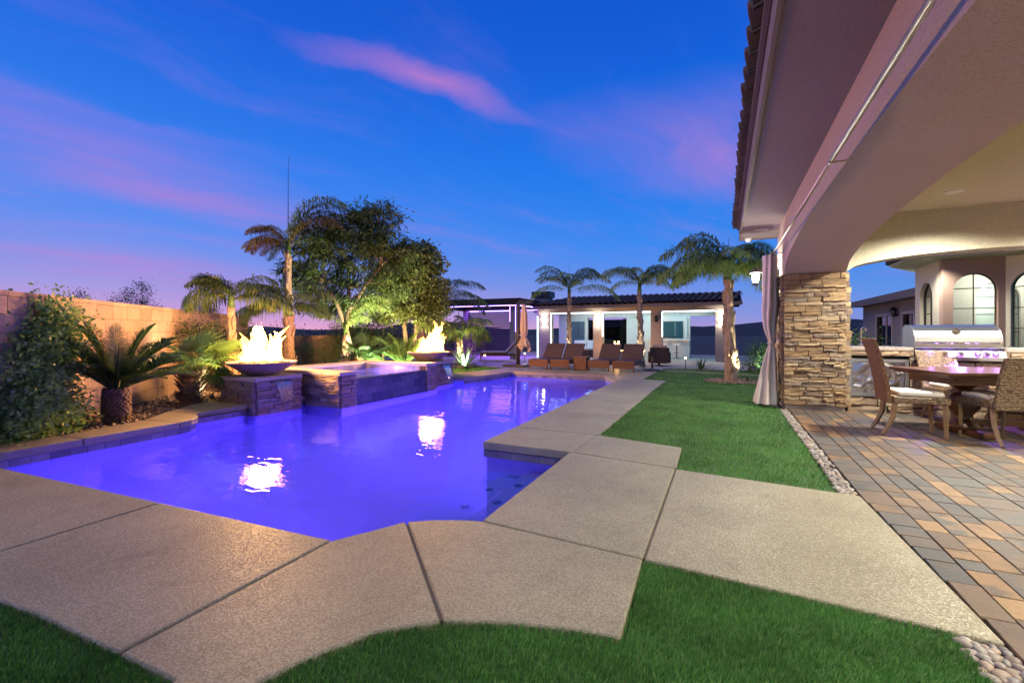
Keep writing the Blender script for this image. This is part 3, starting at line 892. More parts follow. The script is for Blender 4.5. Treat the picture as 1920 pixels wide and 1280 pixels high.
# ---- pebble strips
peb = thing('pebble_strip', 'strip of rounded river pebbles between turf and pavers', None, (0, 0, 0)); tag(peb, kind='structure')
MB().sheet([(.775, 4.17, -.05), (.905, 4.12, -.05), (.90, 8.34, -.05), (.775, 8.42, -.05)]).obj('pebble_bed', M['soil'], peb)
MB().sheet([(.83, -1.2, -.05), (1.02, -1.2, -.05), (.985, 2.385, -.05), (.818, 2.395, -.05)]).obj('pebble_bed', M['soil'], peb)
pm = []
for k in range(6):
    me = bpy.data.meshes.new('pebble')
    import bmesh
    bm_ = bmesh.new(); bmesh.ops.create_icosphere(bm_, subdivisions=2, radius=1.0)
    for v in bm_.verts:
        v.co *= 1 + .18 * noise.noise(v.co * 1.1 + Vector((k * 9.1, 0, 0)))
    bm_.to_mesh(me); bm_.free()
    me.polygons.foreach_set('use_smooth', [True] * len(me.polygons))
    me.materials.append(M['pebble']); pm.append(me)
rp = random.Random(9)
cand = []
for (y0, y1, xa, xb, n_) in ((1.55, 2.39, lambda y: .822 + (2.39 - y) * .012, lambda y: .99 + (2.39 - y) * .01, 150), (4.15, 8.34, lambda y: .785, lambda y: .90, 520)):
    pts = []
    tries = 0
    while len(pts) < n_ and tries < 20000:
        tries += 1
        yy = rp.uniform(y0, y1); xx = rp.uniform(xa(yy) + .012, xb(yy) - .012)
        r = rp.uniform(.016, .030)
        if all((xx - a) ** 2 + (yy - b_) ** 2 > (.72 * (r + c)) ** 2 for a, b_, c in pts[-400:]):
            pts.append((xx, yy, r))
    cand += pts
cand.sort(key=lambda p: math.hypot(p[0], p[1]) / p[2])
many = []
for i, (xx, yy, r) in enumerate(cand):
    me = pm[rp.randrange(6)]
    sc_ = (r * rp.uniform(.9, 1.5), r * rp.uniform(.8, 1.1), r * rp.uniform(.55, .8)); rot = rp.uniform(0, 6.28)
    if i < 290:
        o = mkobj('pebble', me, None, peb); place(o, (xx, yy, -.022 + rp.uniform(-.004, .008)), rot, sc_)
    else: many.append((me, (xx, yy, -.024), rot, sc_))
m_, nt, b = M_('pebble_mass')
gg = N(nt, 'ShaderNodeNewGeometry')
nt.links.new(ramp(nt, gg.outputs['Random Per Island'], [(0, (.15, .14, .13)), (.2, (.30, .28, .25)), (.4, (.13, .10, .09)), (.6, (.32, .24, .18)), (.8, (.18, .18, .19)), (.92, (.24, .20, .16)), (1, (.45, .42, .37))]).outputs[0], b.inputs['Base Color'])
b.inputs['Roughness'].default_value = .5
V, F, n0 = [], [], 0
for me, l, rt, s in many:
    co = np.empty(len(me.vertices) * 3); me.vertices.foreach_get('co', co); co = co.reshape(-1, 3) * s
    c_, s_ = math.cos(rt), math.sin(rt)
    V.append(np.stack([co[:, 0] * c_ - co[:, 1] * s_ + l[0], co[:, 0] * s_ + co[:, 1] * c_ + l[1], co[:, 2] + l[2]], 1))
    F.append(np.array([p.vertices[:] for p in me.polygons]) + n0); n0 += len(co)
if V:
    tag(mkobj('pebbles', npmesh('pebbles', np.concatenate(V), np.concatenate(F)), M['pebble_mass'], peb, True), kind='stuff')
tag(MB().sheet([(-8.5, 1.6, -.066), (-7.02, 1.6, -.066), (-7.02, 6.0, -.066), (-8.5, 6.0, -.066)]).obj('ground', M['far_ground']), 'bare ground at the foot of the block wall', kind='structure')
# ================================================================== stone work
def rough_block(seed, nx_=4, nz_=2, amp=.16):
    # unit block: x,z in -.5...5, y from -.5 (face) to .5 (back); face broken up
    r = random.Random(seed); q = MB()
    grid = {}
    for j in range(nz_ + 1):
        for i in range(nx_ + 1):
            e = (i in (0, nx_)) or (j in (0, nz_))
            xx = -.5 + i / nx_ + (0 if i in (0, nx_) else r.uniform(-.08, .08)); zz_ = -.5 + j / nz_ + (0 if j in (0, nz_) else r.uniform(-.12, .12))
            if i in (0, nx_): xx += r.uniform(0, .02) * (1 if i == 0 else -1)
            if j in (0, nz_): zz_ += r.uniform(0, .035) * (1 if j == 0 else -1)
            grid[i, j] = len(q.v); q.v.append((xx, -.5 + (r.uniform(.02, .16) if e else r.uniform(-amp, amp * 1.6)), zz_))
    for j in range(nz_):
        for i in range(nx_): q.f.append((grid[i, j], grid[i + 1, j], grid[i + 1, j + 1], grid[i, j + 1]))
    loop = [(i, 0) for i in range(nx_)] + [(nx_, j) for j in range(nz_)] + [(i, nz_) for i in range(nx_, 0, -1)] + [(0, j) for j in range(nz_, 0, -1)]
    b0 = len(q.v)
    for (i, j) in loop:
        v = q.v[grid[i, j]]; q.v.append((v[0], .5, v[2]))
    L = len(loop)
    for k in range(L):
        a = grid[loop[k]]; c = grid[loop[(k + 1) % L]]
        q.f.append((c, a, b0 + k, b0 + (k + 1) % L))
    return q.mesh('stone')
STONES = {}
def stone_set(mat):
    if mat not in STONES:
        STONES[mat] = []
        for k in range(8):
            me = rough_block(100 + k); me.materials.append(M[mat]); STONES[mat].append(me)
    return STONES[mat]
def stone_face(parent, p0, p1, z0, z1, mat, rows=(.05, .085), lens=(.12, .34), depth=.07, seed=1, holes=()):
    """ledge stones laid in courses on the face from p0 to p1 (face looks to the right-hand side of p0->p1)"""
    r = random.Random(seed); S = stone_set(mat)
    p0 = Vector((*p0, 0)); p1 = Vector((*p1, 0)); d = (p1 - p0); L = d.length; d.normalize()
    nrm = Vector((d.y, -d.x, 0)); ang = math.atan2(d.y, d.x); inv = wm(parent).inverted(); Rinv = wm(parent).to_euler().z
    z = z0; cnt = 0
    while z < z1 - .01:
        h = r.uniform(*rows)
        if z1 - (z + h) < rows[0] * .7: h = z1 - z
        u = 0.0
        while u < L - .005:
            w = r.uniform(*lens)
            if L - (u + w) < lens[0] * .6: w = L - u
            uc, zc = u + w / 2, z + h / 2
            skip = False
            ua, ub = u, u + w
            for (a0, a1, b0, b1) in holes:
                if b0 < zc < b1 and ub > a0 and ua < a1:
                    if a0 - ua >= ub - a1: ub = a0
                    else: ua = a1
                    if ub - ua < .04: skip = True
            wk = w; uc = (ua + ub) / 2
            if not skip:
                splits = [(z, h)]
                if h > rows[1] * .8 and r.random() < .25: splits = [(z, h * .5), (z + h * .5, h * .5)]
                for (za, hh) in splits:
                    dd = depth * r.uniform(.75, 1.25)
                    c = p0 + d * uc + nrm * (dd / 2 - .02) + Vector((0, 0, za + hh / 2))
                    o = mkobj('stone', S[r.randrange(8)], None, parent)
                    o.location = inv @ c; o.rotation_euler = (0, 0, ang - Rinv)
                    fl = -1 if r.random() < .5 else 1
                    o.scale = (ub - ua - .005, dd, hh - .005)
                    cnt += 1
            u += w
        z += h
    return cnt

# ================================================================== block walls
blk_me = MB().box(-.5, .5, -.5, .5, -.5, .5).mesh('block'); blk_me.materials.append(M['block'])
def block_wall(name, label, a, b, z0, ztop, vis=True, cap=True):
    a = Vector((*a, 0)); b = Vector((*b, 0)); d = b - a; L = d.length; d.normalize(); ang = math.atan2(d.y, d.x)
    w = thing(name, label, 'wall', tuple((a + b) / 2), ang)
    q = MB().box(-L / 2, L / 2, -.070, .070, z0, ztop - .06 - .004)
    q.obj('wall_core', M['mortar'], w, world=False)
    rows = int(round((ztop - .06 - z0) / .203)); n_ = int(L / .406) + 1
    for r_ in range(rows):
        zt = ztop - .06 - r_ * .203
        x = -L / 2 - (.203 if r_ % 2 else 0)
        while x < L / 2:
            x0, x1 = max(x, -L / 2), min(x + .406, L / 2)
            if x1 - x0 > .03:
                o = mkobj('block', blk_me, None, w); o.location = ((x0 + x1) / 2, 0, zt - .1015); o.scale = (x1 - x0 - .007, .152, .196)
            x += .406
    x = -L / 2
    while x < L / 2:
        x1 = min(x + .406, L / 2)
        if x1 - x > .05:
            o = mkobj('cap_block', blk_me, None, w); o.location = ((x + x1) / 2, 0, ztop - .030); o.scale = (x1 - x - .004, .165, .058)
        x = x1
    return w
WA, WB = (-7.02, 1.86), (-13.25, 9.15)
block_wall('block_wall', 'tall orange-lit concrete block garden wall behind the cycad and the fan palm', WA, WB, -.15, 1.66)
block_wall('block_wall', 'lower grey block wall far behind the spa, beyond the bushes', (-13.6, 9.3), (-11.6, 13.2), -.3, 1.08)
block_wall('block_wall', 'short block wall running back from the hedge', (-7.02, -5.0), (-7.02, 1.80), -.15, 1.66)

# ================================================================== spa
spa = thing('spa', 'raised square spa with stone corners and a dark tiled spillway', 'spa', (-7.3, 7.6, 0))
SX0, SX1, SY0, SY1 = -8.40, -6.25, 6.10, 9.05
ix0, ix1, iy0, iy1 = -8.05, -6.42, 6.45, 8.70
q = MB()
q.box(SX0 + .05, SX1 - .05, SY0 + .05, iy0, -.7, .40); q.box(SX0 + .05, SX1 - .05, iy1, SY1 - .05, -.7, .40)
q.box(SX0 + .05, ix0, iy0, iy1, -.7, .40); q.box(ix1, SX1 - .03, iy0 - .001, iy1 + .001, -1.2, .315)
q.obj('wall', M['core'], spa)
q = MB()
q.v = [(ix0, iy0, .40), (ix1, iy0, .40), (ix1, iy1, .40), (ix0, iy1, .40), (ix0, iy0, -.45), (ix1, iy0, -.45), (ix1, iy1, -.45), (ix0, iy1, -.45), (ix1, iy0, .31), (ix1, iy1, .31)]
e_ = .004
q = MB()
q.box(ix0, ix0 + e_, iy0, iy1, -.45, .415); q.box(ix0 + e_, ix1, iy0, iy0 + e_, -.45, .415); q.box(ix0 + e_, ix1, iy1 - e_, iy1, -.45, .415)
q.box(ix1 - e_, ix1, iy0 + e_, iy1 - e_, -.45, .318); q.box(ix0, ix1, iy0, iy1, -.47, -.451)
q.box(ix0 + e_, ix0 + .40, iy0 + e_, iy1 - e_, -.45, -.05); q.box(ix0 + .40, ix1 - e_, iy1 - .4, iy1 - e_, -.45, -.055); q.box(ix0 + .40, ix1 - e_, iy0 + e_, iy0 + .4, -.45, -.06)
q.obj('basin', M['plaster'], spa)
for (p0, p1) in (((ix0 + .008, iy1 - .0), (ix0 + .008, iy0)), ((ix1, iy1 - .008), (ix0, iy1 - .008))):
    tile_run(p0, p1, .27, .40, .155, spa, 'tile', tile_me)
MB().sheet([(ix0, iy0, .322), (ix1 + .16, iy0, .322), (ix1 + .16, iy1, .322), (ix0, iy1, .322)]).obj('spa_water', M['spa_water'], spa)
# caps
def cap(parent, x0, x1, y0, y1, z0, z1, mat='coping_cap'):
    return MB().box(x0, x1, y0, y1, z0, z1).obj('cap', M[mat], parent, bevel=.012, seg=3)
o_ = .03
cap(spa, SX0 - o_, ix1 - .25, SY0 - o_, iy0 + .03, .405, .47)
cap(spa, ix1 - .244, SX1 + o_, SY0 - o_, iy0 + .03, .405, .47)
cap(spa, SX0 - o_, ix0 + .03, iy0 + .036, 7.55, .405, .47); cap(spa, SX0 - o_, ix0 + .03, 7.556, iy1 - .036, .405, .47)
cap(spa, SX0 - o_, ix1 - .25, iy1 - .03, SY1 + o_, .405, .47); cap(spa, ix1 - .244, SX1 + o_, iy1 - .03, SY1 + o_, .405, .47)
stone_face(spa, (SX0, SY0), (SX1, SY0), -.22, .404, 'ledgestone', (.045, .075), (.14, .36), seed=3)
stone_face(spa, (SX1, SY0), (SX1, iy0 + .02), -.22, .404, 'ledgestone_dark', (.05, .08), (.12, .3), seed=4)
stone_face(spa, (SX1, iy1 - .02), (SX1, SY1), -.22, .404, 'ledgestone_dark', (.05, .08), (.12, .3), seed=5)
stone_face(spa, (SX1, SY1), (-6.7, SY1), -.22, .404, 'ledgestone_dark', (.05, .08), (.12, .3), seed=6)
st_me = MB().box(-.5, .5, -.5, .5, -.5, .5).mesh('spa_tile'); st_me.materials.append(M['spa_tile'])
rr = random.Random(3)
zrow = [-.30, -.15, .0, .15, .27, .322]
for k in range(5):
    y = iy0 + .02
    off_ = (.15 if k % 2 else 0)
    y1 = y + .30 - off_
    while y < iy1 - .021:
        y1 = min(y1, iy1 - .02)
        if iy1 - .02 - y1 < .1: y1 = iy1 - .02
        o = mkobj('spa_tile', st_me, None, spa); o.location = (SX1 - .018 + rr.uniform(-.003, .003) + 7.3, (y + y1) / 2 - 7.6, (zrow[k] + zrow[k + 1]) / 2); o.scale = (.036, y1 - y - .006, zrow[k + 1] - zrow[k] - .006)
        y = y1; y1 = y + .30
MB().box(SX1 - .17, SX1 + .004, iy0 + .022, iy1 - .022, .3165, .3215).obj('spill_lip', M['spa_tile'], spa)
# ledge just under water in front of the spa, catching the light
MB().box(SX1 - .3, SX1 + .07, SY0 - .03, SY1 + .03, -1.0, -.215).obj('underwater_footing', M['plaster'], spa, bevel=.02)
pool_light((ix0 + .01, 7.6, .14), (1, 0, 0), 2400, (.60, .30, 1.0), spa)

# ================================================================== fire piers and bowls
def pier(label, cx_, cy_, group):
    t = thing('fire_pier', label, 'pier', (cx_, cy_, 0), 0, group)
    w = .425
    MB().box(cx_ - w + .04, cx_ + w - .04, cy_ - w + .04, cy_ + w - .04, -.9, .37).obj('core', M['core'], t)
    MB().box(cx_ - w - .01, cx_ + w + .03, cy_ - w - .03, cy_ + w + .03, -1.0, -.225).obj('underwater_footing', M['plaster'], t, bevel=.02)
    sd = int(cx_ * -100)
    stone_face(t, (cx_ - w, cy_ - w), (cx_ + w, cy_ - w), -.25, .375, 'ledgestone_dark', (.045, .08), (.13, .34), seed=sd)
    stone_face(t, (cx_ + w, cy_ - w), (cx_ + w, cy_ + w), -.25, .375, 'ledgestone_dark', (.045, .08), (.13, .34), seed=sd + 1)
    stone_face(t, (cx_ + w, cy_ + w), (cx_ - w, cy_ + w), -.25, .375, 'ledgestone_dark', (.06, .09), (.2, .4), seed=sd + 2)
    cap(t, cx_ - w - .035, cx_ + w + .035, cy_ - w - .035, cy_ + w + .035, .377, .445)
    # copper scupper and the thin sheet of water falling from it
    MB().box(cx_ + w - .02, cx_ + w + .095, cy_ - .17, cy_ + .17, .345, .362).obj('scupper', M['bronze'], t)
    s = MB(); n_ = 9; k_ = 10
    for j in range(k_ + 1):
        tt = j / k_; zz_ = .352 - (.352 - WATER_Z) * tt; xx = cx_ + w + .095 + .16 * math.sqrt(tt)
        half = .15 * (1 - .42 * tt)
        for i in range(n_ + 1):
            a = i / n_
            s.v.append((xx + .012 * math.sin(a * 21 + tt * 3) * tt, cy_ - half + 2 * half * a, zz_))
    for j in range(k_):
        for i in range(n_):
            if j > 5 and i % 3 == 1: continue
            a = j * (n_ + 1) + i; s.f.append((a, a + 1, a + n_ + 2, a + n_ + 1))
    s.obj('water_spill', M['spill'], t, smooth=True)
    return t
PIERS = [(-7.37, 5.40), (-6.99, 9.85)]
pier('square ledgestone pier with a water spout under the nearer fire bowl', *PIERS[0], 'stone fire bowl piers')
pier('square ledgestone pier with a water spout under the farther fire bowl', *PIERS[1], 'stone fire bowl piers')

def tongue(mb, base, h, r, lean, twist, seed, n_=9):
    rg = random.Random(seed); pts, rad = [], []
    ph = rg.uniform(0, 6.28)
    for i in range(n_ + 1):
        t = i / n_
        sw = math.sin(t * 5.5 + ph) * .17 * t * h
        pts.append((base[0] + lean[0] * t ** 1.3 + math.cos(twist) * sw, base[1] + lean[1] * t ** 1.3 + math.sin(twist) * sw, base[2] + h * t))
        rad.append(max(.003, r * (1.15 * (1 - t) ** .75) * (.55 + .45 * min(1, t * 6)) * (1 + .22 * math.sin(t * 9 + ph))))
    mb.tube(pts, rad, 8)

def fire_bowl(label, cx_, cy_, seed, spread, lean, hmax):
    z0 = .447
    t = thing('fire_bowl', label, 'fire bowl', (cx_, cy_, z0), 0, 'lit fire bowls on stone piers')
    R_ = .565
    MB().lathe([(.24, 0), (.27, .02), (R_ - .02, .205), (R_, .218), (R_, .232), (R_ - .035, .232), (R_ - .05, .212), (.15, .13), (0.0, .125)], 48, (cx_, cy_, z0)).obj('bowl', M['bowl'], t, smooth=True)
    l = MB(); rg = random.Random(seed)
    for k in range(70):
        a = rg.uniform(0, 6.28); q_ = .46 * math.sqrt(rg.random()); s = rg.uniform(.02, .045)
        l.obox((cx_ + q_ * math.cos(a), cy_ + q_ * math.sin(a), z0 + .185 + rg.uniform(0, .025)), (s * 1.6, s * 1.3, s), Matrix.Rotation(a, 3, 'Z') @ Matrix.Rotation(rg.uniform(-.5, .5), 3, 'X'))
    MB().lathe([(.0, .16), (.45, .16), (.48, .195), (0, .20)], 32, (cx_, cy_, z0)).obj('lava_bed', M['lava'], t)
    tag(l.obj('lava_rocks', M['lava'], t), kind='stuff')
    f = MB(); fe = MB()
    right = Vector((math.cos(RAD(25)), math.sin(RAD(25))))
    for k in range(31):
        u = rg.uniform(-1, 1); w_ = rg.uniform(-.6, .6)
        prof = spread(u)
        if k < 17: h = prof * hmax * rg.uniform(.40, .95); r_ = rg.uniform(.075, .125); u *= .85
        else: h = prof * hmax * rg.uniform(.45, 1.05); r_ = rg.uniform(.03, .06)
        bx, by = cx_ + right.x * u * .27 - right.y * w_ * .27, cy_ + right.y * u * .27 + right.x * w_ * .27
        lx = lean * h * rg.uniform(.5, 1.2) + .16 * u * h + rg.uniform(-.13, .13) * h
        tw, sd_ = rg.uniform(0, 6.28), rg.random()
        tongue(f, (bx, by, z0 + .20), h * .9, r_ * .78, (right.x * lx, right.y * lx), tw, sd_)
        if k % 2 == 0 or k < 17: tongue(fe, (bx, by, z0 + .205), h * 1.22, r_ * 1.30, (right.x * lx * 1.3, right.y * lx * 1.3), tw, sd_)
    f.obj('flame', M['flame'], t, smooth=True)
    fe.obj('flame_edge', M['flame_edge'], t, smooth=True)
    lamp('fire_lamp', 'POINT', (cx_, cy_, z0 + .60), 780, (1.0, .50, .16), t, .22)
    return t
fire_bowl('shallow fire bowl with a wide tall flame on the nearer pier', *PIERS[0], 31, lambda u: .55 + .5 * math.exp(-((u + .15) / .28) ** 2) + .30 * math.exp(-((u - .75) / .3) ** 2), .10, .80)
fire_bowl('shallow fire bowl with a leaning flame on the farther pier', *PIERS[1], 47, lambda u: .45 + .65 * math.exp(-((u - .1) / .5) ** 2), .30, .74)
# ================================================================== house with covered porch
house = thing('house', 'large stucco house with a covered arched porch, tiled eave and stone column', 'house', (3.5, 4.0, 0))
FX, IX = .85, 1.66          # outer and inner faces of the porch beam
YC = 8.30                   # near face of the stone column
def zarch(y):
    t = (y - 4.5) / 3.8
    return 2.10 + .40 * math.sqrt(max(0, 1 - min(1, abs(t)) ** 2.2))
prof = [(-6.0, 3.0), (9.25, 3.0), (9.25, 2.10), (8.30, 2.10)] + [(4.5 + 3.8 * (1 - 2 * k / 40), zarch(4.5 + 3.8 * (1 - 2 * k / 40))) for k in range(1, 40)] + [(.70, 2.10), (-6.0, 2.10)]
MB().extr(prof, 'x', FX, IX).obj('arched_beam', M['stucco'], house)
MB().box(FX + .02, IX - .02, -.15, .68, -.05, 2.10).obj('post', M['stucco'], house)
# end beam, its arch spanning across
def zend(x):
    t = (x - 3.55) / 1.89
    return 2.10 + .24 * math.sqrt(max(0, 1 - min(1, abs(t)) ** 2.0))
pe = [(5.9, 2.98), (IX + .002, 2.98), (IX + .002, 2.10)] + [(3.55 - 1.89 * (1 - 2 * k / 36), zend(3.55 - 1.89 * (1 - 2 * k / 36))) for k in range(1, 36)] + [(5.44, 2.10), (5.9, 2.10)]
MB().extr(pe, 'y', YC + .02, YC + .40).obj('end_beam', M['stucco_cream'], house)
MB().box(5.44, 5.95, YC + .03, YC + .8, -.05, 2.098).obj('post', M['stucco_cream'], house)
MB().box(IX, 6.0, -6.0, YC + .40, 2.925, 2.975).obj('ceiling', M['stucco_ceiling'], house)
MB().box(5.96, 6.2, -6.0, 8.6, -.05, 2.92).obj('wall', M['stucco_cream'], house)
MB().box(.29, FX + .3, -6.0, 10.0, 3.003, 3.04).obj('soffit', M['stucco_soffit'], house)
fas = MB().box(.262, .289, -6.0, 10.03, 2.985, 3.20).obj('fascia', M['fascia'], house)
MB().box(.289, 1.3, 10.003, 10.03, 2.985, 3.25).obj('fascia', M['fascia'], house)
MB().box(.225, .260, -6.0, 10.03, 3.205, 3.235).obj('drip_edge', M['fascia'], house)
roof = MB().extr([(.262, 3.21), (6.2, 5.0), (6.2, 4.9), (.262, 3.17)], 'y', -6.0, 10.02).obj('roof', M['far_roof'], house)
# barrel tiles
def barrel(L=.42, r=.115, n_=7):
    q = MB(); t_ = .016
    for (a, rr_, xx) in [(k, R2, X2) for X2 in (0, 1) for R2 in (0, 1) for k in range(n_ + 1)]:
        pass
    rings = []
    for X2 in (0.0, L):
        for R2 in (r, r - t_):
            ring = []
            for k in range(n_ + 1):
                a = math.pi * k / n_
                rr_ = R2 * (1.0 if X2 == 0 else .9)
                ring.append(len(q.v)); q.v.append((X2, rr_ * math.cos(a), rr_ * math.sin(a)))
            rings.append(ring)
    o0, i0_, o1, i1_ = rings
    for k in range(n_):
        q.f += [(o0[k], o0[k + 1], o1[k + 1], o1[k]), (i0_[k + 1], i0_[k], i1_[k], i1_[k + 1]), (o0[k + 1], o0[k], i0_[k], i0_[k + 1])]
    return q.mesh('roof_tile')
bt = barrel(); bt.materials.append(M['roof_tile'])
bt.polygons.foreach_set('use_smooth', [True] * len(bt.polygons))
inv = wm(roof).inverted(); rr = random.Random(2)
pitch = math.atan2(1.79, 5.94)
for row in range(2):
    y = -1.2
    while y < 10.05:
        o = mkobj('roof_tile', bt, None, roof)
        xx = .165 + row * .34; zz_ = 3.235 + row * .34 * math.tan(pitch) + row * .02
        o.location = inv @ Vector((xx + rr.uniform(-.012, .012), y, zz_)); o.rotation_euler = (0, -pitch, rr.uniform(-.02, .02))
        y += .268
o = mkobj('roof_tile', bt, None, roof); o.location = inv @ Vector((.17, 10.06, 3.26)); o.rotation_euler = (0, -pitch, 0); o.scale = (1, 1.1, 1.2)
# stone column
colm = MB().box(FX + .05, IX - .05, YC + .05, 9.20, -.05, 2.098).obj('stone_column', M['mortar'], house)
tag(colm, 'stacked tan ledgestone column')
stone_face(colm, (FX, YC), (IX, YC), .07, 2.095, 'ledgestone', (.05, .095), (.12, .38), seed=12, depth=.06)
stone_face(colm, (FX, 9.25), (FX, YC), .07, 2.095, 'ledgestone', (.06, .11), (.2, .45), seed=13, depth=.06)
stone_face(colm, (IX, YC), (IX, 9.25), .07, 2.095, 'ledgestone', (.08, .13), (.2, .45), seed=14, depth=.08)
MB().box(FX + .02, IX - .02, YC + .0, 9.22, -.04, .065).obj('base_strip', M['concrete'], colm)
# recessed lights in the porch ceiling
def downlight(parent, x, y, z, energy, col=(1.0, .86, .66), spot=150):
    f = MB().lathe([(.0, -.006), (.075, -.006), (.075, 0.0), (0, .0)], 24, (x, y, z)).obj('recessed_light', M['lamp_white'], parent)
    MB().lathe([(.076, -.012), (.10, -.010), (.10, 0), (.076, 0)], 24, (x, y, z)).obj('light_trim', M['white_paint'], parent)
    lamp('recessed_lamp', 'SPOT', (x, y, z - .03), energy, col, parent, .07, (x, y, 0), spot, .7)
for (x, y) in ((2.55, 7.35), (4.4, 7.35), (2.7, 3.6), (4.6, 3.6), (2.7, .8)):
    downlight(house, x, y, 2.922, 850 if y > 7 else 640, (1.0, .92, .74))
# soffit fittings
MB().obox((.60, 9.1, 2.992), (.20, .06, .022)).obj('soffit_vent', M['white_paint'], house)
MB().lathe([(.0, -.075), (.03, -.07), (.052, -.045), (.058, -.01), (.062, .0), (0, .0)], 20, (.42, 9.9, 3.0)).obj('security_camera', M['white_paint'], house, smooth=True)

# curtain rod with brackets
rod = thing('curtain_rod', 'thin metal curtain rod along the porch beam', 'curtain rod', (.72, 4.0, 2.47))
MB().tube([(.72, -2.0, 2.47), (.72, 4.1, 2.47)], .018, 10).obj('rod', M['rod'], rod, smooth=True)
MB().tube([(.72, 4.1, 2.47), (.72, 8.72, 2.47)], .015, 10).obj('rod', M['rod'], rod, smooth=True)
MB().lathe([(0, -.03), (.022, -.015), (.022, .015), (0, .03)], 12, (.72, 8.72, 2.47)).obj('finial', M['rod'], rod, smooth=True)
for y in (4.05, 8.3, .6):
    MB().tube([(.70, y, 2.455), (.74, y, 2.452), (.851, y, 2.452)], .008, 8).obj('bracket', M['rod'], rod)
# curtain, gathered by a tie
cur = thing('curtain', 'grey-pink outdoor curtain tied in the middle beside the stone column', 'curtain', (.66, 8.55, 0))
q = MB(); nseg = 56; nz_ = 44; zt, zb = 2.455, .035
for j in range(nz_ + 1):
    t = j / nz_; z = zt + (zb - zt) * t
    tie = 1.02
    d_ = z - tie
    if d_ > 0: wide = .042 + .085 * min(1, (d_ / .55)) ** .6 * (1 - .30 * max(0, (d_ - .55) / .9)); cxo = -.03 * math.sin(min(1, d_ / .6) * math.pi * .8) ; fd = .25
    else: wide = .042 + .145 * min(1, (-d_ / .95)) ** .75; cxo = -.085 * min(1, -d_ / .95); fd = .22
    if abs(d_) < .02: wide = .04
    for i in range(nseg):
        a = 2 * math.pi * i / nseg
        ww = wide * (1 + fd * math.sin(a * 7 + 1.3 * math.sin(t * 3)) * min(1, abs(d_) * 4 + .2)) * (1 + .08 * math.sin(3 * a + t * 4))
        q.v.append((.70 + cxo + ww * .82 * math.cos(a), 8.56 - .02 * t + ww * 1.05 * math.sin(a), z))
for j in range(nz_):
    for i in range(nseg):
        a = j * nseg + i; b2 = j * nseg + (i + 1) % nseg
        q.f.append((b2, a, a + nseg, b2 + nseg))
q.obj('cloth', M['curtain'], cur, smooth=True)
MB().lathe([(.052, -.02), (.06, 0), (.052, .02), (.04, .02), (.04, -.02)], 20, (.70, 8.55, 1.02)).obj('tie', M['curtain'], cur, smooth=True)
for k in range(5):
    MB().lathe([(.018, -.006), (.024, 0), (.018, .006)], 14, (.72, 8.42 + k * .07, 2.47)).obj('ring', M['rod'], cur, smooth=True)
# coach lantern on the column side
lan = thing('wall_lantern', 'glowing white wall lantern on the side of the stone column', 'lantern', (.82, 9.0, 2.1))
MB().box(.80, .845, 8.93, 9.07, 1.98, 2.26).obj('back_plate', M['bronze'], lan)
MB().tube([(.80, 9.0, 2.24), (.66, 9.03, 2.31), (.50, 9.05, 2.29)], .014, 8).obj('arm', M['bronze'], lan)
MB().lathe([(.012, .14), (.03, .12), (.105, .055), (.11, .04), (.0, .045)], 8, (.50, 9.05, 2.19)).obj('roof', M['bronze'], lan)
MB().lathe([(0, -.13), (.04, -.12), (.062, .0), (.05, .04), (0, .04)], 16, (.50, 9.05, 2.19)).obj('glass', M['lamp_cool'], lan, smooth=True)
MB().lathe([(0, -.185), (.02, -.18), (.06, -.15), (0, -.15)], 12, (.50, 9.05, 2.19)).obj('base', M['bronze'], lan)
lamp('lantern_lamp', 'POINT', (.50, 9.05, 2.16), 220, (1.0, .90, .74), lan, .10)

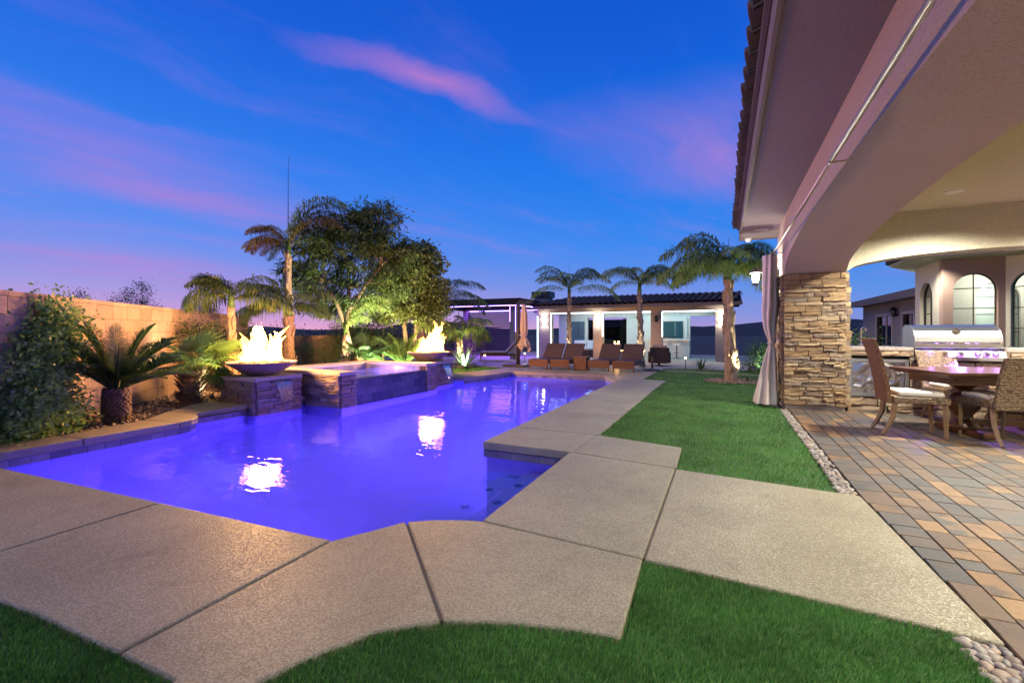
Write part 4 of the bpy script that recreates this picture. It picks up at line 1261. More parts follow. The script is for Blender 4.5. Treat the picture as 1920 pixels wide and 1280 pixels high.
# ---- bay of the house with arched windows, beyond the kitchen
bay = thing('house_bay', 'bay of the house with three tall arched windows, lit from inside', 'house wing', (5.5, 15.0, 0))
def arch_wall(parent, p0, p1, z0, z1, wc, ww, sill, spring, mat, th=.18, nm='wall'):
    """wall from p0 to p1 with one arched opening centred wc along it; face on the right of p0->p1"""
    p0 = Vector((*p0, 0)); p1 = Vector((*p1, 0)); d = (p1 - p0); L = d.length; d.normalize(); nr = Vector((-d.y, d.x, 0))
    top = spring + ww / 2; n_ = 16
    arc = [(wc - ww / 2 * math.cos(math.pi * k / n_), spring + ww / 2 * math.sin(math.pi * k / n_)) for k in range(n_ + 1)]
    q = MB()
    def strip(poly):
        b0 = len(q.v)
        for (u, z) in poly: q.v.append(tuple(p0 + d * u + Vector((0, 0, z))))
        for (u, z) in poly: q.v.append(tuple(p0 + d * u + nr * th + Vector((0, 0, z))))
        n2 = len(poly)
        q.f.append(tuple(b0 + k for k in range(n2))); q.f.append(tuple(b0 + n2 + k for k in range(n2 - 1, -1, -1)))
        for k in range(n2): q.f.append((b0 + (k + 1) % n2, b0 + k, b0 + n2 + k, b0 + n2 + (k + 1) % n2))
    strip([(0, z0), (wc - ww / 2, z0), (wc - ww / 2, spring), (wc - ww / 2, z1), (0, z1)])
    strip([(wc + ww / 2, z0), (L, z0), (L, z1), (wc + ww / 2, z1), (wc + ww / 2, spring)])
    strip([(wc - ww / 2, z0), (wc + ww / 2, z0), (wc + ww / 2, sill), (wc - ww / 2, sill)])
    for k in range(n_):
        a, b2 = arc[k], arc[k + 1]
        strip([a, b2, (b2[0], z1), (a[0], z1)])
    w = q.obj(nm, mat, parent)
    win = MB()
    def P3(u, z, dpt): return p0 + d * u + nr * dpt + Vector((0, 0, z))
    full = [(wc - ww / 2, sill)] + arc + [(wc + ww / 2, sill)]
    fr = MB().tube([P3(u, z, .10) for u, z in full + [full[0]]], .022, 6).obj('window', M['frame_dark'], w)
    MB().sheet([tuple(P3(u, z, .11)) for u, z in full]).obj('pane', M['glass'], fr) if False else None
    gl = MB().sheet([tuple(P3(u, z, .11)) for u, z in full]).obj('pane', M['glass'], w)
    bars = MB().tube([P3(wc, sill, .10), P3(wc, top, .10)], .012, 6)
    nb = max(2, int((spring - sill) / .42))
    for k in range(1, nb + 1):
        z = sill + (spring + .05 - sill) * k / nb
        bars.tube([P3(wc - ww / 2, z, .10), P3(wc + ww / 2, z, .10)], .012, 6)
    bars.obj('muntin', M['frame_dark'], w)
    return w
arch_wall(bay, (4.66, 15.7), (4.66, 14.183), -.3, 2.9, .72, .80, .35, 2.05, M['stucco_cream'])
arch_wall(bay, (4.66, 14.0), (5.75, 14.0), -.3, 2.9, .58, .78, .35, 2.16, M['stucco_brown_and_shaded'])  # bay face in dimmer light: its shade is painted in as brown stucco
arch_wall(bay, (5.75, 14.0), (6.9, 12.9), -.3, 2.9, .47, .78, .35, 2.16, M['stucco_cream'])
q = MB()
q.box(5.5, 9.0, 17.4, 17.5, -.3, 2.9); q.box(8.9, 9.0, 12.0, 17.4, -.3, 2.9); q.box(4.86, 9.0, 15.7, 15.88, -.3, 2.9) if False else None
q.obj('inner_wall', M['stucco_white'], bay)
# inner wall with an arch, seen through the middle window
arch_wall(bay, (4.86, 15.72), (8.9, 15.72), -.25, 2.85, 1.45, .85, .30, 2.05, M['stucco_white'], .15, 'inner_wall')
MB().prism([(4.85, 14.19), (5.8, 14.2), (6.9, 13.1), (8.9, 13.1), (8.9, 17.4), (5.5, 17.4), (4.87, 15.7)], -.32, -.26).obj('floor', M['wood_dark'], bay)
MB().prism([(3.95, 15.1), (3.95, 13.4), (5.45, 13.35), (6.5, 12.3), (9.2, 12.3), (9.2, 17.7), (5.55, 17.7)], 2.905, 2.96).obj('soffit', M['stucco_cream'], bay)
MB().prism([(3.87, 15.1), (3.87, 13.3), (5.4, 13.25), (6.45, 12.2), (9.3, 12.2), (9.3, 17.8), (5.5, 17.8)], 2.962, 3.16).obj('roof', M['far_roof'], bay)
downlight(bay, 4.30, 13.72, 2.903, 330, (1.0, .95, .80), 140)
lamp('room_lamp', 'POINT', (6.3, 14.9, 2.5), 75, (1.0, .92, .74), bay, .2)
lamp('room_lamp', 'POINT', (6.6, 16.8, 2.4), 75, (.95, 1.0, .84), bay, .2)
# indoor plant glimpsed by the sill
pl = MB(); rr = random.Random(8)
for k in range(60):
    a = rr.uniform(0, 6.28); h = rr.uniform(.25, .62)
    pl.tube([(6.55, 13.95, .45), (6.55 + .12 * math.cos(a), 13.95 + .12 * math.sin(a), .45 + h * .7), (6.55 + .28 * math.cos(a), 13.95 + .28 * math.sin(a), .45 + h)], [.004, .02, .002], 4)
t = thing('house_plant', 'small green house plant behind the rightmost arched window', 'plant', (6.55, 13.95, 0))
pl.obj('leaves', M['fan_leaf'], t)
MB().lathe([(.10, -.26), (.13, .45), (.11, .45), (0, .42)], 16, (6.55, 13.95, 0)).obj('pot', M['pot'], t)

# ---- far wing
wing = thing('house_far_wing', 'far low wing of the house with sliding door and wall lantern', 'house wing', (9.0, 25.0, 0))
def rect_wall_x(parent, x, y0, y1, z0, z1, openings, mat, th=.2):
    q = MB(); ys_ = sorted(openings, key=lambda o: o[0]); y = y0
    for (a, b2, c, d_) in ys_:
        q.box(x, x + th, y, a, z0, z1)
        q.box(x, x + th, a, b2, d_, z1)
        if c > z0: q.box(x, x + th, a, b2, z0, c)
        y = b2
    q.box(x, x + th, y, y1, z0, z1)
    return q.obj('wall', mat, parent)
OP = [(19.6, 21.0, .5, 1.95), (23.6, 24.9, -.3, 1.95), (26.3, 28.6, .4, 1.95)]
rect_wall_x(wing, 7.0, 17.2, 31.0, -.6, 2.55, OP, M['stucco_grey'])
MB().box(7.0, 14.0, 31.0, 31.2, -.6, 2.55).obj('wall', M['stucco_grey'], wing)
for (a, b2, c, d_) in OP:
    q = MB(); q.box(6.95, 7.06, a - .12, a, c - .1, d_ + .12); q.box(6.95, 7.06, b2, b2 + .12, c - .1, d_ + .12); q.box(6.95, 7.06, a, b2, d_, d_ + .12)
    w = q.obj('window_trim', M['trim'], wing)
    MB().box(7.08, 7.10, a, b2, c, d_).obj('pane', M['glass_dark'], w)
    MB().box(7.05, 7.09, (a + b2) / 2 - .03, (a + b2) / 2 + .03, c, d_).obj('mullion', M['trim'], w)
MB().extr([(6.3, 2.56), (14.5, 4.3), (14.5, 4.5), (6.3, 2.78)], 'y', 17.0, 31.9).obj('roof', M['far_roof'], wing)
MB().box(6.25, 6.34, 17.0, 31.9, 2.50, 2.80).obj('gutter', M['fascia'], wing)
MB().box(6.34, 7.0, 17.0, 31.0, 2.545, 2.556).obj('soffit', M['fascia'], wing)
q = MB(); q.box(6.86, 6.99, 25.5, 25.64, 1.9, 2.0); q.lathe([(.02, 0), (.10, .12), (.11, .30), (.16, .33), (.0, .46)], 8, (6.84, 25.57, 1.86)); q.obj('lantern', M['black'], wing)
# ================================================================== outdoor kitchen
kit = thing('outdoor_kitchen', 'stone-faced outdoor kitchen counter with steel doors under a granite top', 'counter', (3.3, 8.9, 0))
KX0, KX1, KY0, KY1 = 1.70, 5.35, 8.50, 9.25
MB().box(KX0, KX1, KY0 + .05, KY1, -.03, .90).obj('body', M['mortar'], kit)
stone_face(kit, (KX0, KY0), (KX1, KY0), .10, .915, 'kitchen_stone', (.07, .125), (.16, .42), seed=22, depth=.07,
           holes=((.012, .745, .22, .81), (.795, 1.765, .76, .95)))
stone_face(kit, (KX0, KY0), (KX1, KY0), -.02, .09, 'kitchen_stone', (.10, .11), (.3, .5), seed=23, depth=.085)
for (a, b2) in ((KX0 - .03, 2.50), (3.46, KX1 + .05)):
    MB().box(a, b2, KY0 - .045, KY1 + .04, .918, .972).obj('countertop', M['granite'], kit, bevel=.008)
MB().box(2.501, 3.459, 8.98, KY1 + .04, .918, .972).obj('countertop', M['granite'], kit, bevel=.008)
# steel access doors
dr = MB()
X0, X1, Z0, Z1, YF = 1.715, 2.44, .235, .795, KY0 - .035
for (a, b2, c, d_) in ((X0, X1, Z1 - .045, Z1), (X0, X1, Z0, Z0 + .045), (X0, X0 + .045, Z0 + .045, Z1 - .045), (X1 - .045, X1, Z0 + .045, Z1 - .045)):
    dr.box(a, b2, YF - .012, YF + .06, c, d_)
fr = dr.obj('door_frame', M['steel_brushed'], kit)
xm = (X0 + X1) / 2
for (a, b2, hx) in ((X0 + .049, xm - .003, xm - .05), (xm + .003, X1 - .049, xm + .05)):
    d_ = MB().box(a, b2, YF - .006, YF + .02, Z0 + .049, Z1 - .049).obj('steel_door', M['steel_door'], kit, bevel=.004)
    MB().tube([(hx, YF - .006, .46), (hx, YF - .045, .47), (hx, YF - .045, .60), (hx, YF - .006, .61)], .009, 8).obj('handle', M['steel'], d_, smooth=True)
# faucet
t = thing('faucet', 'chrome gooseneck faucet on the granite counter', 'faucet', (2.02, 9.12, .972))
MB().lathe([(.03, 0), (.03, .03), (.016, .045), (.014, .06), (0, .06)], 14, (2.02, 9.12, .972)).obj('base', M['chrome'], t, smooth=True)
MB().tube([(2.02, 9.12, 1.02), (2.02, 9.12, 1.24), (2.035, 9.09, 1.275), (2.055, 9.05, 1.275), (2.065, 9.03, 1.24), (2.065, 9.03, 1.21)], .013, 10).obj('spout', M['chrome'], t, smooth=True)
MB().tube([(2.02, 9.12, 1.06), (1.96, 9.12, 1.09)], .008, 8).obj('lever', M['chrome'], t, smooth=True)

# grill
gr = thing('gas_grill', 'stainless built-in gas grill with curved hood and violet-lit knobs', 'grill', (2.98, 8.7, .8))
GX0, GX1 = 2.51, 3.45
hood = [(8.46, .985), (8.455, 1.06), (8.47, 1.13), (8.52, 1.215), (8.60, 1.275), (8.70, 1.30), (8.86, 1.30), (8.965, 1.26), (8.97, .985)]
h = MB().extr(hood, 'x', GX0 + .012, GX1 - .012).obj('hood', M['steel'], gr, bevel=.006)
for x_ in (GX0, GX1 - .012):
    MB().extr([(8.45 + (y - 8.45) * 1.01, z + .004) for y, z in hood], 'x', x_, x_ + .012).obj('hood_end', M['steel_brushed'], h)
MB().tube([(GX0 + .06, 8.40, 1.045), (GX1 - .06, 8.40, 1.045)], .014, 12).obj('hood_handle', M['chrome'], h, smooth=True)
for x_ in (GX0 + .09, GX1 - .09):
    MB().tube([(x_, 8.40, 1.045), (x_, 8.462, 1.045)], .009, 8).obj('handle_post', M['steel'], h)
q = MB().lathe([(0, 0), (.045, 0), (.045, .008), (.036, .012), (0, .012)], 24)
Rm = Matrix.Translation((2.98, 8.505, 1.205)) @ Matrix.Rotation(RAD(62), 4, 'X')
q.v = [tuple(Rm @ Vector(v)) for v in q.v]; q.obj('thermometer', M['chrome'], h)
pn = MB().extr([(8.42, .795), (8.40, .80), (8.375, .845), (8.415, .935), (8.455, .965), (8.60, .965), (8.60, .795)], 'x', GX0 - .01, GX1 + .01).obj('control_panel', M['steel'], gr, bevel=.004)
MB().box(GX0 - .015, GX1 + .015, 8.40, 8.97, .968, .982).obj('grill_rim', M['steel_brushed'], gr)
for i, x_ in enumerate((2.655, 2.815, 2.985, 3.165, 3.255, 3.345)):
    Rm = Matrix.Translation((x_, 8.392, .885)) @ Matrix.Rotation(RAD(68), 4, 'X')
    q = MB().lathe([(0, 0), (.030, 0), (.031, .012), (.024, .016), (.022, .040), (0, .042)], 20); q.v = [tuple(Rm @ Vector(v)) for v in q.v]
    k_ = q.obj('knob', M['chrome'], pn, smooth=False)
    q = MB().lathe([(.0, -.004), (.040, -.003), (.040, .003), (0, .003)], 20); q.v = [tuple(Rm @ Vector(v)) for v in q.v]
    q.obj('knob_bezel', M['led_violet'], pn)
for x_ in (2.655, 2.9, 3.165, 3.345):
    lamp('knob_lamp', 'POINT', (x_, 8.33, .925), .8, (.42, .16, 1.0), gr, .02)
lamp('panel_lamp', 'SPOT', (2.98, 8.36, .80), 70, (.40, .14, 1.0), gr, .05, (2.7, 7.6, 0), 120, .7)

# ================================================================== dining set
TA = RAD(16)
tc_ = Vector((2.23, 6.55)); ta = Vector((math.cos(TA), math.sin(TA))); tb = Vector((-math.sin(TA), math.cos(TA)))
tcen = tc_ + ta * .95 + tb * .50
tab = thing('dining_table', 'dark polished wood dining table with carved pedestal', 'table', (tcen.x, tcen.y, 0), TA)
MB().box(-.95, .95, -.50, .50, .715, .750).obj('tabletop', M['wood_dark'], tab, world=False, bevel=.008)
MB().box(-.91, .91, -.465, .465, .690, .712).obj('edge_moulding', M['wood_dark'], tab, world=False, bevel=.006)
MB().box(-.80, .80, -.36, .36, .60, .688).obj('apron', M['wood_dark'], tab, world=False)
for x_ in (-.45, .45):
    pd = MB().lathe([(.16, .06), (.17, .10), (.10, .16), (.085, .22), (.15, .31), (.165, .38), (.12, .46), (.075, .50), (.10, .545), (.16, .59), (.16, .60)], 20, (x_, 0, 0)).obj('pedestal', M['wood_dark'], tab, world=False, smooth=True)
    MB().box(x_ - .07, x_ + .07, -.36, .36, 0, .075).obj('foot', M['wood_dark'], tab, world=False, bevel=.02)
MB().box(-.38, .38, -.04, .04, .10, .17).obj('stretcher', M['wood_dark'], tab, world=False)

def chair(label, loc, rz, bh=.56, rush=False):
    # seat faces local +y
    t = thing('dining_chair', label, 'chair', loc, rz, 'woven dining chairs around the table')
    w, dp = .235, .24
    bm = M['wicker']
    MB().box(-w, w, -dp, dp + .03, .375, .455).obj('seat', bm, t, world=False, bevel=.015)
    MB().box(-w + .02, w - .02, -dp + .05, dp - .01, .457, .515).obj('cushion', M['cushion'], t, world=False, bevel=.025, seg=3)
    q = MB(); n_ = 9
    for j in range(n_ + 1):
        u = j / n_; z = .37 + bh * u; y = -dp - .03 - .15 * u ** 1.5 - .005
        ww = w * (.98 + .05 * u); th = .050 - .012 * u
        for (sx, sy) in ((-1, -1), (1, -1), (1, 1), (-1, 1)): q.v.append((sx * ww, y + sy * th / 2, z + .012 * math.sin(u * 3)))
    for j in range(n_):
        for k in range(4):
            a = j * 4 + k; b2 = j * 4 + (k + 1) % 4; q.f.append((a, b2, b2 + 4, a + 4))
    q.f += [(3, 2, 1, 0), tuple(n_ * 4 + k for k in range(4))]
    q.obj('backrest', M['rush_red'] if rush else bm, t, world=False, bevel=.008)
    for sx in (-1, 1):
        MB().tube([(sx * (w - .03), dp - .01, .375), (sx * (w - .03), dp + .0, .0)], [.027, .018], 4).obj('leg', M['wood_leg'], t, world=False)
        MB().tube([(sx * (w - .03), -dp + .02, .375), (sx * (w - .03), -dp + .005, .22), (sx * (w - .03), -dp - .05, .08), (sx * (w - .03), -dp - .10, .0)], [.030, .027, .023, .018], 4).obj('leg', M['wood_leg'], t, world=False)
    return t
chair('woven high-back dining chair with cream cushion at the near end of the table, turned sideways', (2.02, 6.89, 0), RAD(-90), bh=.75, rush=True)
chair('woven dining chair seen from behind, cut by the picture edge', (2.76, 6.86, 0), RAD(13))
chair('woven dining chair on the grill side of the table, only its top showing', (2.80, 7.98, 0), RAD(180 + 14))
chair('woven dining chair on the grill side, mostly hidden behind the nearest chair back', (3.55, 8.18, 0), RAD(180 + 16))

# ================================================================== pavilion
pv = thing('pavilion', 'open stucco pavilion with tiled hip roof and bright white strip lights', 'pavilion', (-4.6, 26.0, -.25))
PZ = -.25; PY = 24.1; PB = 28.2
COLS = [(-.39, .12), (-3.41, -2.86), (-6.41, -5.92), (-9.60, -8.85)]
for i, (a, b2) in enumerate(COLS):
    MB().box(a, b2, PY, PY + .5, PZ, 2.25).obj('column', M['stucco_grey'], pv)
for (a, b2) in ((-.39, .12), (-9.60, -8.85)):
    MB().box(a, b2, PB - .5, PB, PZ, 2.25).obj('column', M['stucco_white'], pv)
MB().box(-9.62, .14, PY - .01, PY + .51, 2.252, 2.53).obj('beam', M['stucco_grey'], pv)
MB().box(-9.62, -9.12, PY + .512, PB, 2.252, 2.53).obj('beam', M['stucco_white'], pv); MB().box(-.36, .14, PY + .512, PB, 2.252, 2.53).obj('beam', M['stucco_white'], pv)
MB().box(-9.10, -.38, PB - .4, PB, 2.10, 2.53).obj('beam', M['stucco_white'], pv)
MB().box(-9.10, -.38, PY + .512, PB - .402, 2.45, 2.53).obj('ceiling', M['stucco_white'], pv)
# back walls with openings
MB().box(-3.35, -2.2, PB - .35, PB, PZ, 2.098).obj('back_wall', M['stucco_white'], pv)
MB().box(-9.0, -7.75, PB - .35, PB, PZ, 2.098).obj('back_wall', M['stucco_white'], pv)
MB().box(-5.35, -4.55, PB - .35, PB, PZ, 2.098).obj('back_wall', M['stucco_white'], pv)
bw = MB().box(-4.35, -1.75, PB - .55, PB - .352, PZ, 2.096).obj('back_wall', M['stucco_white'], pv)
# glazed door in the left bay and the low terrace wall behind
dw = MB(); dw.box(-8.78, -7.95, PB - .42, PB - .36, PZ, 1.85); dw.obj('door', M['door_blue'], pv)
MB().box(-8.35, -8.33, PB - .44, PB - .42, PZ + .1, 1.75).obj('door_stile', M['black'], pv)
MB().box(-7.75, -5.35, PB - .2, PB - .15, PZ, 1.95).obj('glass_wall', M['glass_dark'], pv)
MB().box(-5.62, -5.38, PB - .1, PB - .05, PZ, 2.0).obj('dark_panel', M['frame_dark'], pv)
# tv in its frame
tvf = MB().box(-3.55, -1.9, PB - .70, PB - .56, .55, 2.02).obj('tv_surround', M['stucco_white'], pv)
tv = thing('television', 'dark television on the white pavilion wall', 'tv', (-2.75, PB - .72, 1.3))
MB().box(-3.30, -2.12, PB - .745, PB - .705, .86, 1.80).obj('frame', M['frame_dark'], tv)
simple('tv_screen', (.03, .09, .11), .08); MB().box(-3.26, -2.16, PB - .752, PB - .747, .90, 1.76).obj('screen', M['tv_screen'], tv)
# bar
bar = thing('bar_counter', 'pale bar counter with white top inside the pavilion', 'bar', (-2.75, PB - 1.2, PZ))
MB().box(-3.9, -1.75, PB - 1.35, PB - 1.0, PZ, .72).obj('front', M['stucco_white'], bar)
MB().box(-4.25, -1.70, PB - 1.55, PB - .95, .722, .80).obj('top', M['white_paint'], bar)
for k, x_ in enumerate((-3.05, -2.35)):
    t = thing('bar_stool', ('white pedestal bar stool nearer the bar end by the column', 'white pedestal bar stool under the television, second from the column')[k], 'stool', (x_, PB - 1.95, PZ), 0, 'bar stools at the pavilion bar')
    MB().box(x_ - .2, x_ + .2, PB - 2.13, PB - 1.77, .46, .53).obj('seat', M['cushion_white'], t, bevel=.02)
    MB().tube([(x_, PB - 1.95, PZ + .02), (x_, PB - 1.95, .46)], .03, 10).obj('post', M['dark_metal'], t)
    MB().tube([(x_ - .14, PB - 2.05, .05), (x_ + .14, PB - 2.05, .05)], .012, 8).obj('footrest', M['dark_metal'], t)
    MB().lathe([(.2, 0), (.2, .015), (.05, .03), (0, .03)], 20, (x_, PB - 1.95, PZ)).obj('base', M['dark_metal'], t)
# LED strips
for (a, b2) in ((-8.84, -6.43), (-5.90, -3.43), (-2.84, -.41)):
    MB().box(a, b2, PY + .03, PY + .07, 2.205, 2.245).obj('led_strip', M['led_white'], pv)
for x_ in (-8.845, -2.855, -5.915):
    MB().box(x_, x_ + .02, PY + .03, PY + .06, PZ + 1.2 if x_ != -8.845 else PZ, 2.204).obj('led_strip', M['led_white'], pv)
MB().box(-9.64, -9.62, PY - .02, PY + .01, PZ, 2.1).obj('led_strip', M['led_white'], pv)
lamp('strip_glow', 'AREA', (-4.7, 26.2, 2.42), 130, (.52, .88, 1.0), pv, aim=(-4.7, 26.2, 0), size=(7.8, 2.6))
# sconces: short open cylinders throwing light up and down
for k, x_ in enumerate((-.14, -6.17, -9.22)):
    t = thing('wall_sconce', ('lit up-down sconce on the rightmost pavilion column', 'lit up-down sconce on the column between the first two bays from the pergola', 'lit up-down sconce on the pavilion column nearest the pergola')[k], 'sconce', (x_, PY - .08, 1.85), 0, 'lit pavilion sconces')
    MB().lathe([(.05, -.13), (.055, -.13), (.055, .13), (.05, .13), (.05, -.13)], 14, (x_, PY - .09, 1.85)).obj('shade', M['lamp_white'], t)
    MB().box(x_ - .03, x_ + .03, PY - .04, PY, 1.78, 1.92).obj('bracket', M['bronze'], t)
    for s in (1, -1):
        lamp('sconce_lamp', 'SPOT', (x_, PY - .12, 1.85 + s * .14), 38, (1.0, .94, .78), t, .03, (x_, PY - .10, 1.85 + s * 2), 130, .35)
t = thing('wall_sconce', 'unlit dark lantern on the pavilion column beside the television', 'sconce', (-3.13, PY - .08, 1.85))
MB().lathe([(.03, -.16), (.07, -.13), (.085, .08), (.11, .10), (.02, .2)], 8, (-3.13, PY - .13, 1.85)).obj('lantern', M['black'], t)
MB().box(-3.17, -3.09, PY - .05, PY, 1.75, 2.0).obj('bracket', M['black'], t)
# roof: hip at the pergola end, rows of barrel tiles
EY, EZ = PY - .55, 2.60
RY, RZ = 26.15, 3.12
rf = MB()
rf.add([(-10.2, EY, EZ), (.75, EY, EZ), (.75, RY, RZ), (-8.0, RY, RZ), (-10.2, PB + .5, EZ), (.75, PB + .5, EZ)], [(0, 1, 2, 3), (0, 3, 4), (3, 2, 5, 4), (1, 5, 2), (0, 4, 5, 1)])
rfo = rf.obj('roof', M['far_roof'], pv)
MB().box(-10.22, .77, EY - .03, EY, EZ - .14, EZ + .02).obj('fascia', M['fascia'], pv)
MB().box(-10.2, .75, EY, PY - .012, EZ - .03, EZ - .012).obj('soffit', M['stucco_grey'], pv)
slope = math.atan2(RZ - EZ, RY - EY)
inv = wm(rfo).inverted()
pt = barrel(.58, .150, 5); pt.materials.append(M['roof_tile'])
for row in range(6):
    f0 = row / 6.0
    y = EY - .06 + (RY - EY) * f0; z = EZ + .015 + (RZ - EZ) * f0 + row * .006
    x_ = -10.1 + 2.2 * f0 + .15
    while x_ < .74:
        o = mkobj('roof_tile', pt, None, rfo); o.location = inv @ Vector((x_, y, z)); o.rotation_euler = (0, -slope, RAD(90))
        x_ += .315
rdg = MB().tube([(-8.0, RY, RZ + .04), (.75, RY, RZ + .04)], .11, 8).obj('ridge_cap', M['roof_tile'], rfo)
MB().tube([(-10.2, EY, EZ + .06), (-8.0, RY, RZ + .06)], .10, 8).obj('hip_cap', M['roof_tile'], rfo)
ch = MB().box(-10.9, -9.9, 26.6, 27.4, 2.4, 3.35).obj('chimney', M['stucco_grey'], pv)
MB().box(-11.0, -9.8, 26.5, 27.5, 3.35, 3.72).obj('chimney_cap', M['black'], ch)
# sofa group in the pavilion
t = thing('outdoor_sofa', 'white cushioned outdoor sofa seen between the loungers', 'sofa', (-7.0, 25.6, PZ))
MB().box(-8.1, -6.5, 25.3, 26.0, PZ + .05, PZ + .42).obj('base', M['wicker_brown'], t)
MB().box(-8.05, -7.32, 25.32, 25.95, PZ + .425, PZ + .58).obj('cushion', M['cushion_white'], t, bevel=.04); MB().box(-7.28, -6.55, 25.32, 25.95, PZ + .425, PZ + .58).obj('cushion', M['cushion_white'], t, bevel=.04)
MB().box(-8.05, -7.32, 25.96, 26.14, PZ + .45, PZ + .95).obj('back_cushion', M['cushion_white'], t, bevel=.04); MB().box(-7.28, -6.55, 25.96, 26.14, PZ + .45, PZ + .95).obj('back_cushion', M['cushion_white'], t, bevel=.04)
# fire table
t = thing('fire_table', 'round stone fire table with a small flame between the loungers', 'fire table', (-4.85, 23.0, PZ))
MB().lathe([(.42, 0), (.45, .05), (.45, .42), (.55, .44), (.55, .52), (.2, .53), (0, .5)], 28, (-4.85, 23.0, PZ)).obj('drum', M['concrete'], t)
f = MB()
for k in range(9):
    tongue(f, (-4.85 + rnd.uniform(-.18, .18), 23.0 + rnd.uniform(-.15, .15), PZ + .5), rnd.uniform(.25, .5), .06, (rnd.uniform(-.05, .1), 0), rnd.uniform(0, 6), k * 3)
f.obj('flame', M['flame'], t, smooth=True)
lamp('fire_lamp', 'POINT', (-4.85, 22.9, PZ + .8), 150, (1, .55, .2), t, .1)

# ================================================================== pergola
pg = thing('pergola', 'dark flat-roofed pergola outlined with violet strip lights', 'pergola', (-12.5, 23.5, -.25))
GX_0, GX_1, GY0, GY1 = -15.6, -9.72, 21.6, 26.0
for (x_, y_) in ((-10.15, 22.0), (-10.05, 25.6), (-11.55, 25.6), (-15.2, 22.0), (-15.2, 25.6)):
    MB().box(x_ - .16, x_ + .16, y_ - .16, y_ + .16, PZ, 2.55).obj('post', M['stucco_grey'], pg)
MB().box(GX_0, GX_1, GY0, GY0 + .28, 2.552, 2.80).obj('beam', M['bronze'], pg); MB().box(GX_0, GX_1, GY1 - .28, GY1, 2.552, 2.80).obj('beam', M['bronze'], pg)
MB().box(GX_0, GX_0 + .28, GY0 + .281, GY1 - .281, 2.552, 2.80).obj('beam', M['bronze'], pg); MB().box(GX_1 - .28, GX_1, GY0 + .281, GY1 - .281, 2.552, 2.80).obj('beam', M['bronze'], pg)
MB().box(GX_0 - .15, GX_1 + .15, GY0 - .15, GY1 + .15, 2.802, 2.96).obj('roof', M['far_roof'], pg)
for k in range(9):
    y_ = GY0 + .6 + k * .42
    MB().box(GX_0 + .281, GX_1 - .281, y_, y_ + .06, 2.60, 2.78).obj('rafter', M['bronze'], pg)
MB().box(GX_0 + .1, GX_1 - .05, GY0 - .012, GY0 - .001, 2.575, 2.602).obj('led_strip', M['led_purple'], pg)
MB().box(GX_0 + .1, GX_1 - .3, GY1 - .30, GY1 - .285, 2.515, 2.54).obj('led_strip', M['led_purple'], pg)
MB().box(-9.985, -9.965, 21.83, 21.835, 1.2, 2.56).obj('led_strip', M['led_purple'], pg)
MB().box(-10.315, -10.295, 21.83, 21.835, 1.75, 2.56).obj('led_strip', M['led_purple'], pg)
MB().box(-9.72, -9.70, GY0, GY1 - .3, 2.565, 2.60).obj('led_strip', M['led_purple'], pg)
lamp('strip_glow', 'AREA', (-12.6, 23.8, 2.55), 520, (.26, .09, 1.0), pg, aim=(-12.6, 23.8, 0), size=(5, 3.6))
for k in range(20):
    z = PZ + .25 + k * .125
    sl = MB().obox((-13.4, 25.55, z), (3.4, .02, .085), Matrix.Rotation(RAD(25), 3, 'X')).obj('slat', M['dark_metal'], pg)
# brown garden pier at its corner
t = thing('garden_pier', 'brown stucco garden pier behind the farther fire bowl', 'pier', (-11.2, 15.6, -.1))
MB().box(-11.55, -11.10, 15.3, 15.75, -.3, 1.55).obj('shaft', M['stucco_brown_and_shaded'], t); MB().box(-11.6, -11.05, 15.25, 15.8, 1.552, 1.63).obj('cap', M['coping_cap'], t)

# ================================================================== loungers and other furniture on the far deck
def lounger(label, x_, y_, rz, z=0.0, mats=('wicker_brown', 'wicker_tan'), cushion=None):
    t = thing('sun_lounger', label, 'sun lounger', (x_, y_, z), rz, 'sun loungers beyond the pool')
    w = .33
    # local: foot at y=0, head toward +y
    seat = MB().extr([(0, .27), (0, .33), (.62, .335), (1.15, .33), (1.15, .27), (.6, .275)], 'x', -w, w).obj('seat', M[mats[0]], t, world=False, bevel=.01)
    th = RAD(47); L = .68; y0, z0 = 1.13, .31
    n_ = Vector((0, -math.sin(th), math.cos(th))); dv = Vector((0, math.cos(th), math.sin(th)))
    q = MB(); a = Vector((0, y0, z0))
    pr = [(a + dv * 0), (a + dv * L), (a + dv * L - n_ * .05), (a - n_ * .05)]
    q.extr([(p.y, p.z) for p in pr], 'x', -w, w); q.obj('backrest', M[mats[0]], t, world=False, bevel=.01)
    MB().box(-w + .01, w - .01, .0, .03, .10, .268).obj('skirt', M[mats[1]], t, world=False)
    MB().box(-w - .004, w + .004, -.012, .02, .272, .332).obj('front_rail', M[mats[1]], t, world=False, bevel=.008)
    for sx in (-1, 1):
        MB().box(sx * w - .02, sx * w + .02, .02, 1.55, .20, .268).obj('side_rail', M[mats[0]], t, world=False)
        for yy in (.04, 1.5):
            MB().tube([(sx * (w - .03), yy, .2), (sx * (w - .03), yy, 0)], .022, 6).obj('leg', M[mats[1]], t, world=False)
    if cushion:
        MB().box(-w + .03, w - .03, .03, 1.12, .336, .40).obj('cushion', M[cushion], t, world=False, bevel=.03)
        q = MB(); pr = [a + n_ * .005, a + dv * L + n_ * .005, a + dv * L + n_ * .075, a + n_ * .075]
        q.extr([(p.y, p.z) for p in pr], 'x', -w + .03, w - .03); q.obj('back_cushion', M[cushion], t, world=False, bevel=.03)
    return t
LO = [(-5.36, 13.45, 'brown wicker sun lounger nearest the closed umbrella'), (-4.68, 13.52, 'brown wicker sun lounger just before the wicker side table'),
      (-3.46, 13.62, 'brown wicker sun lounger just past the wicker side table'), (-2.72, 13.62, 'brown wicker sun lounger farthest from the closed umbrella')]
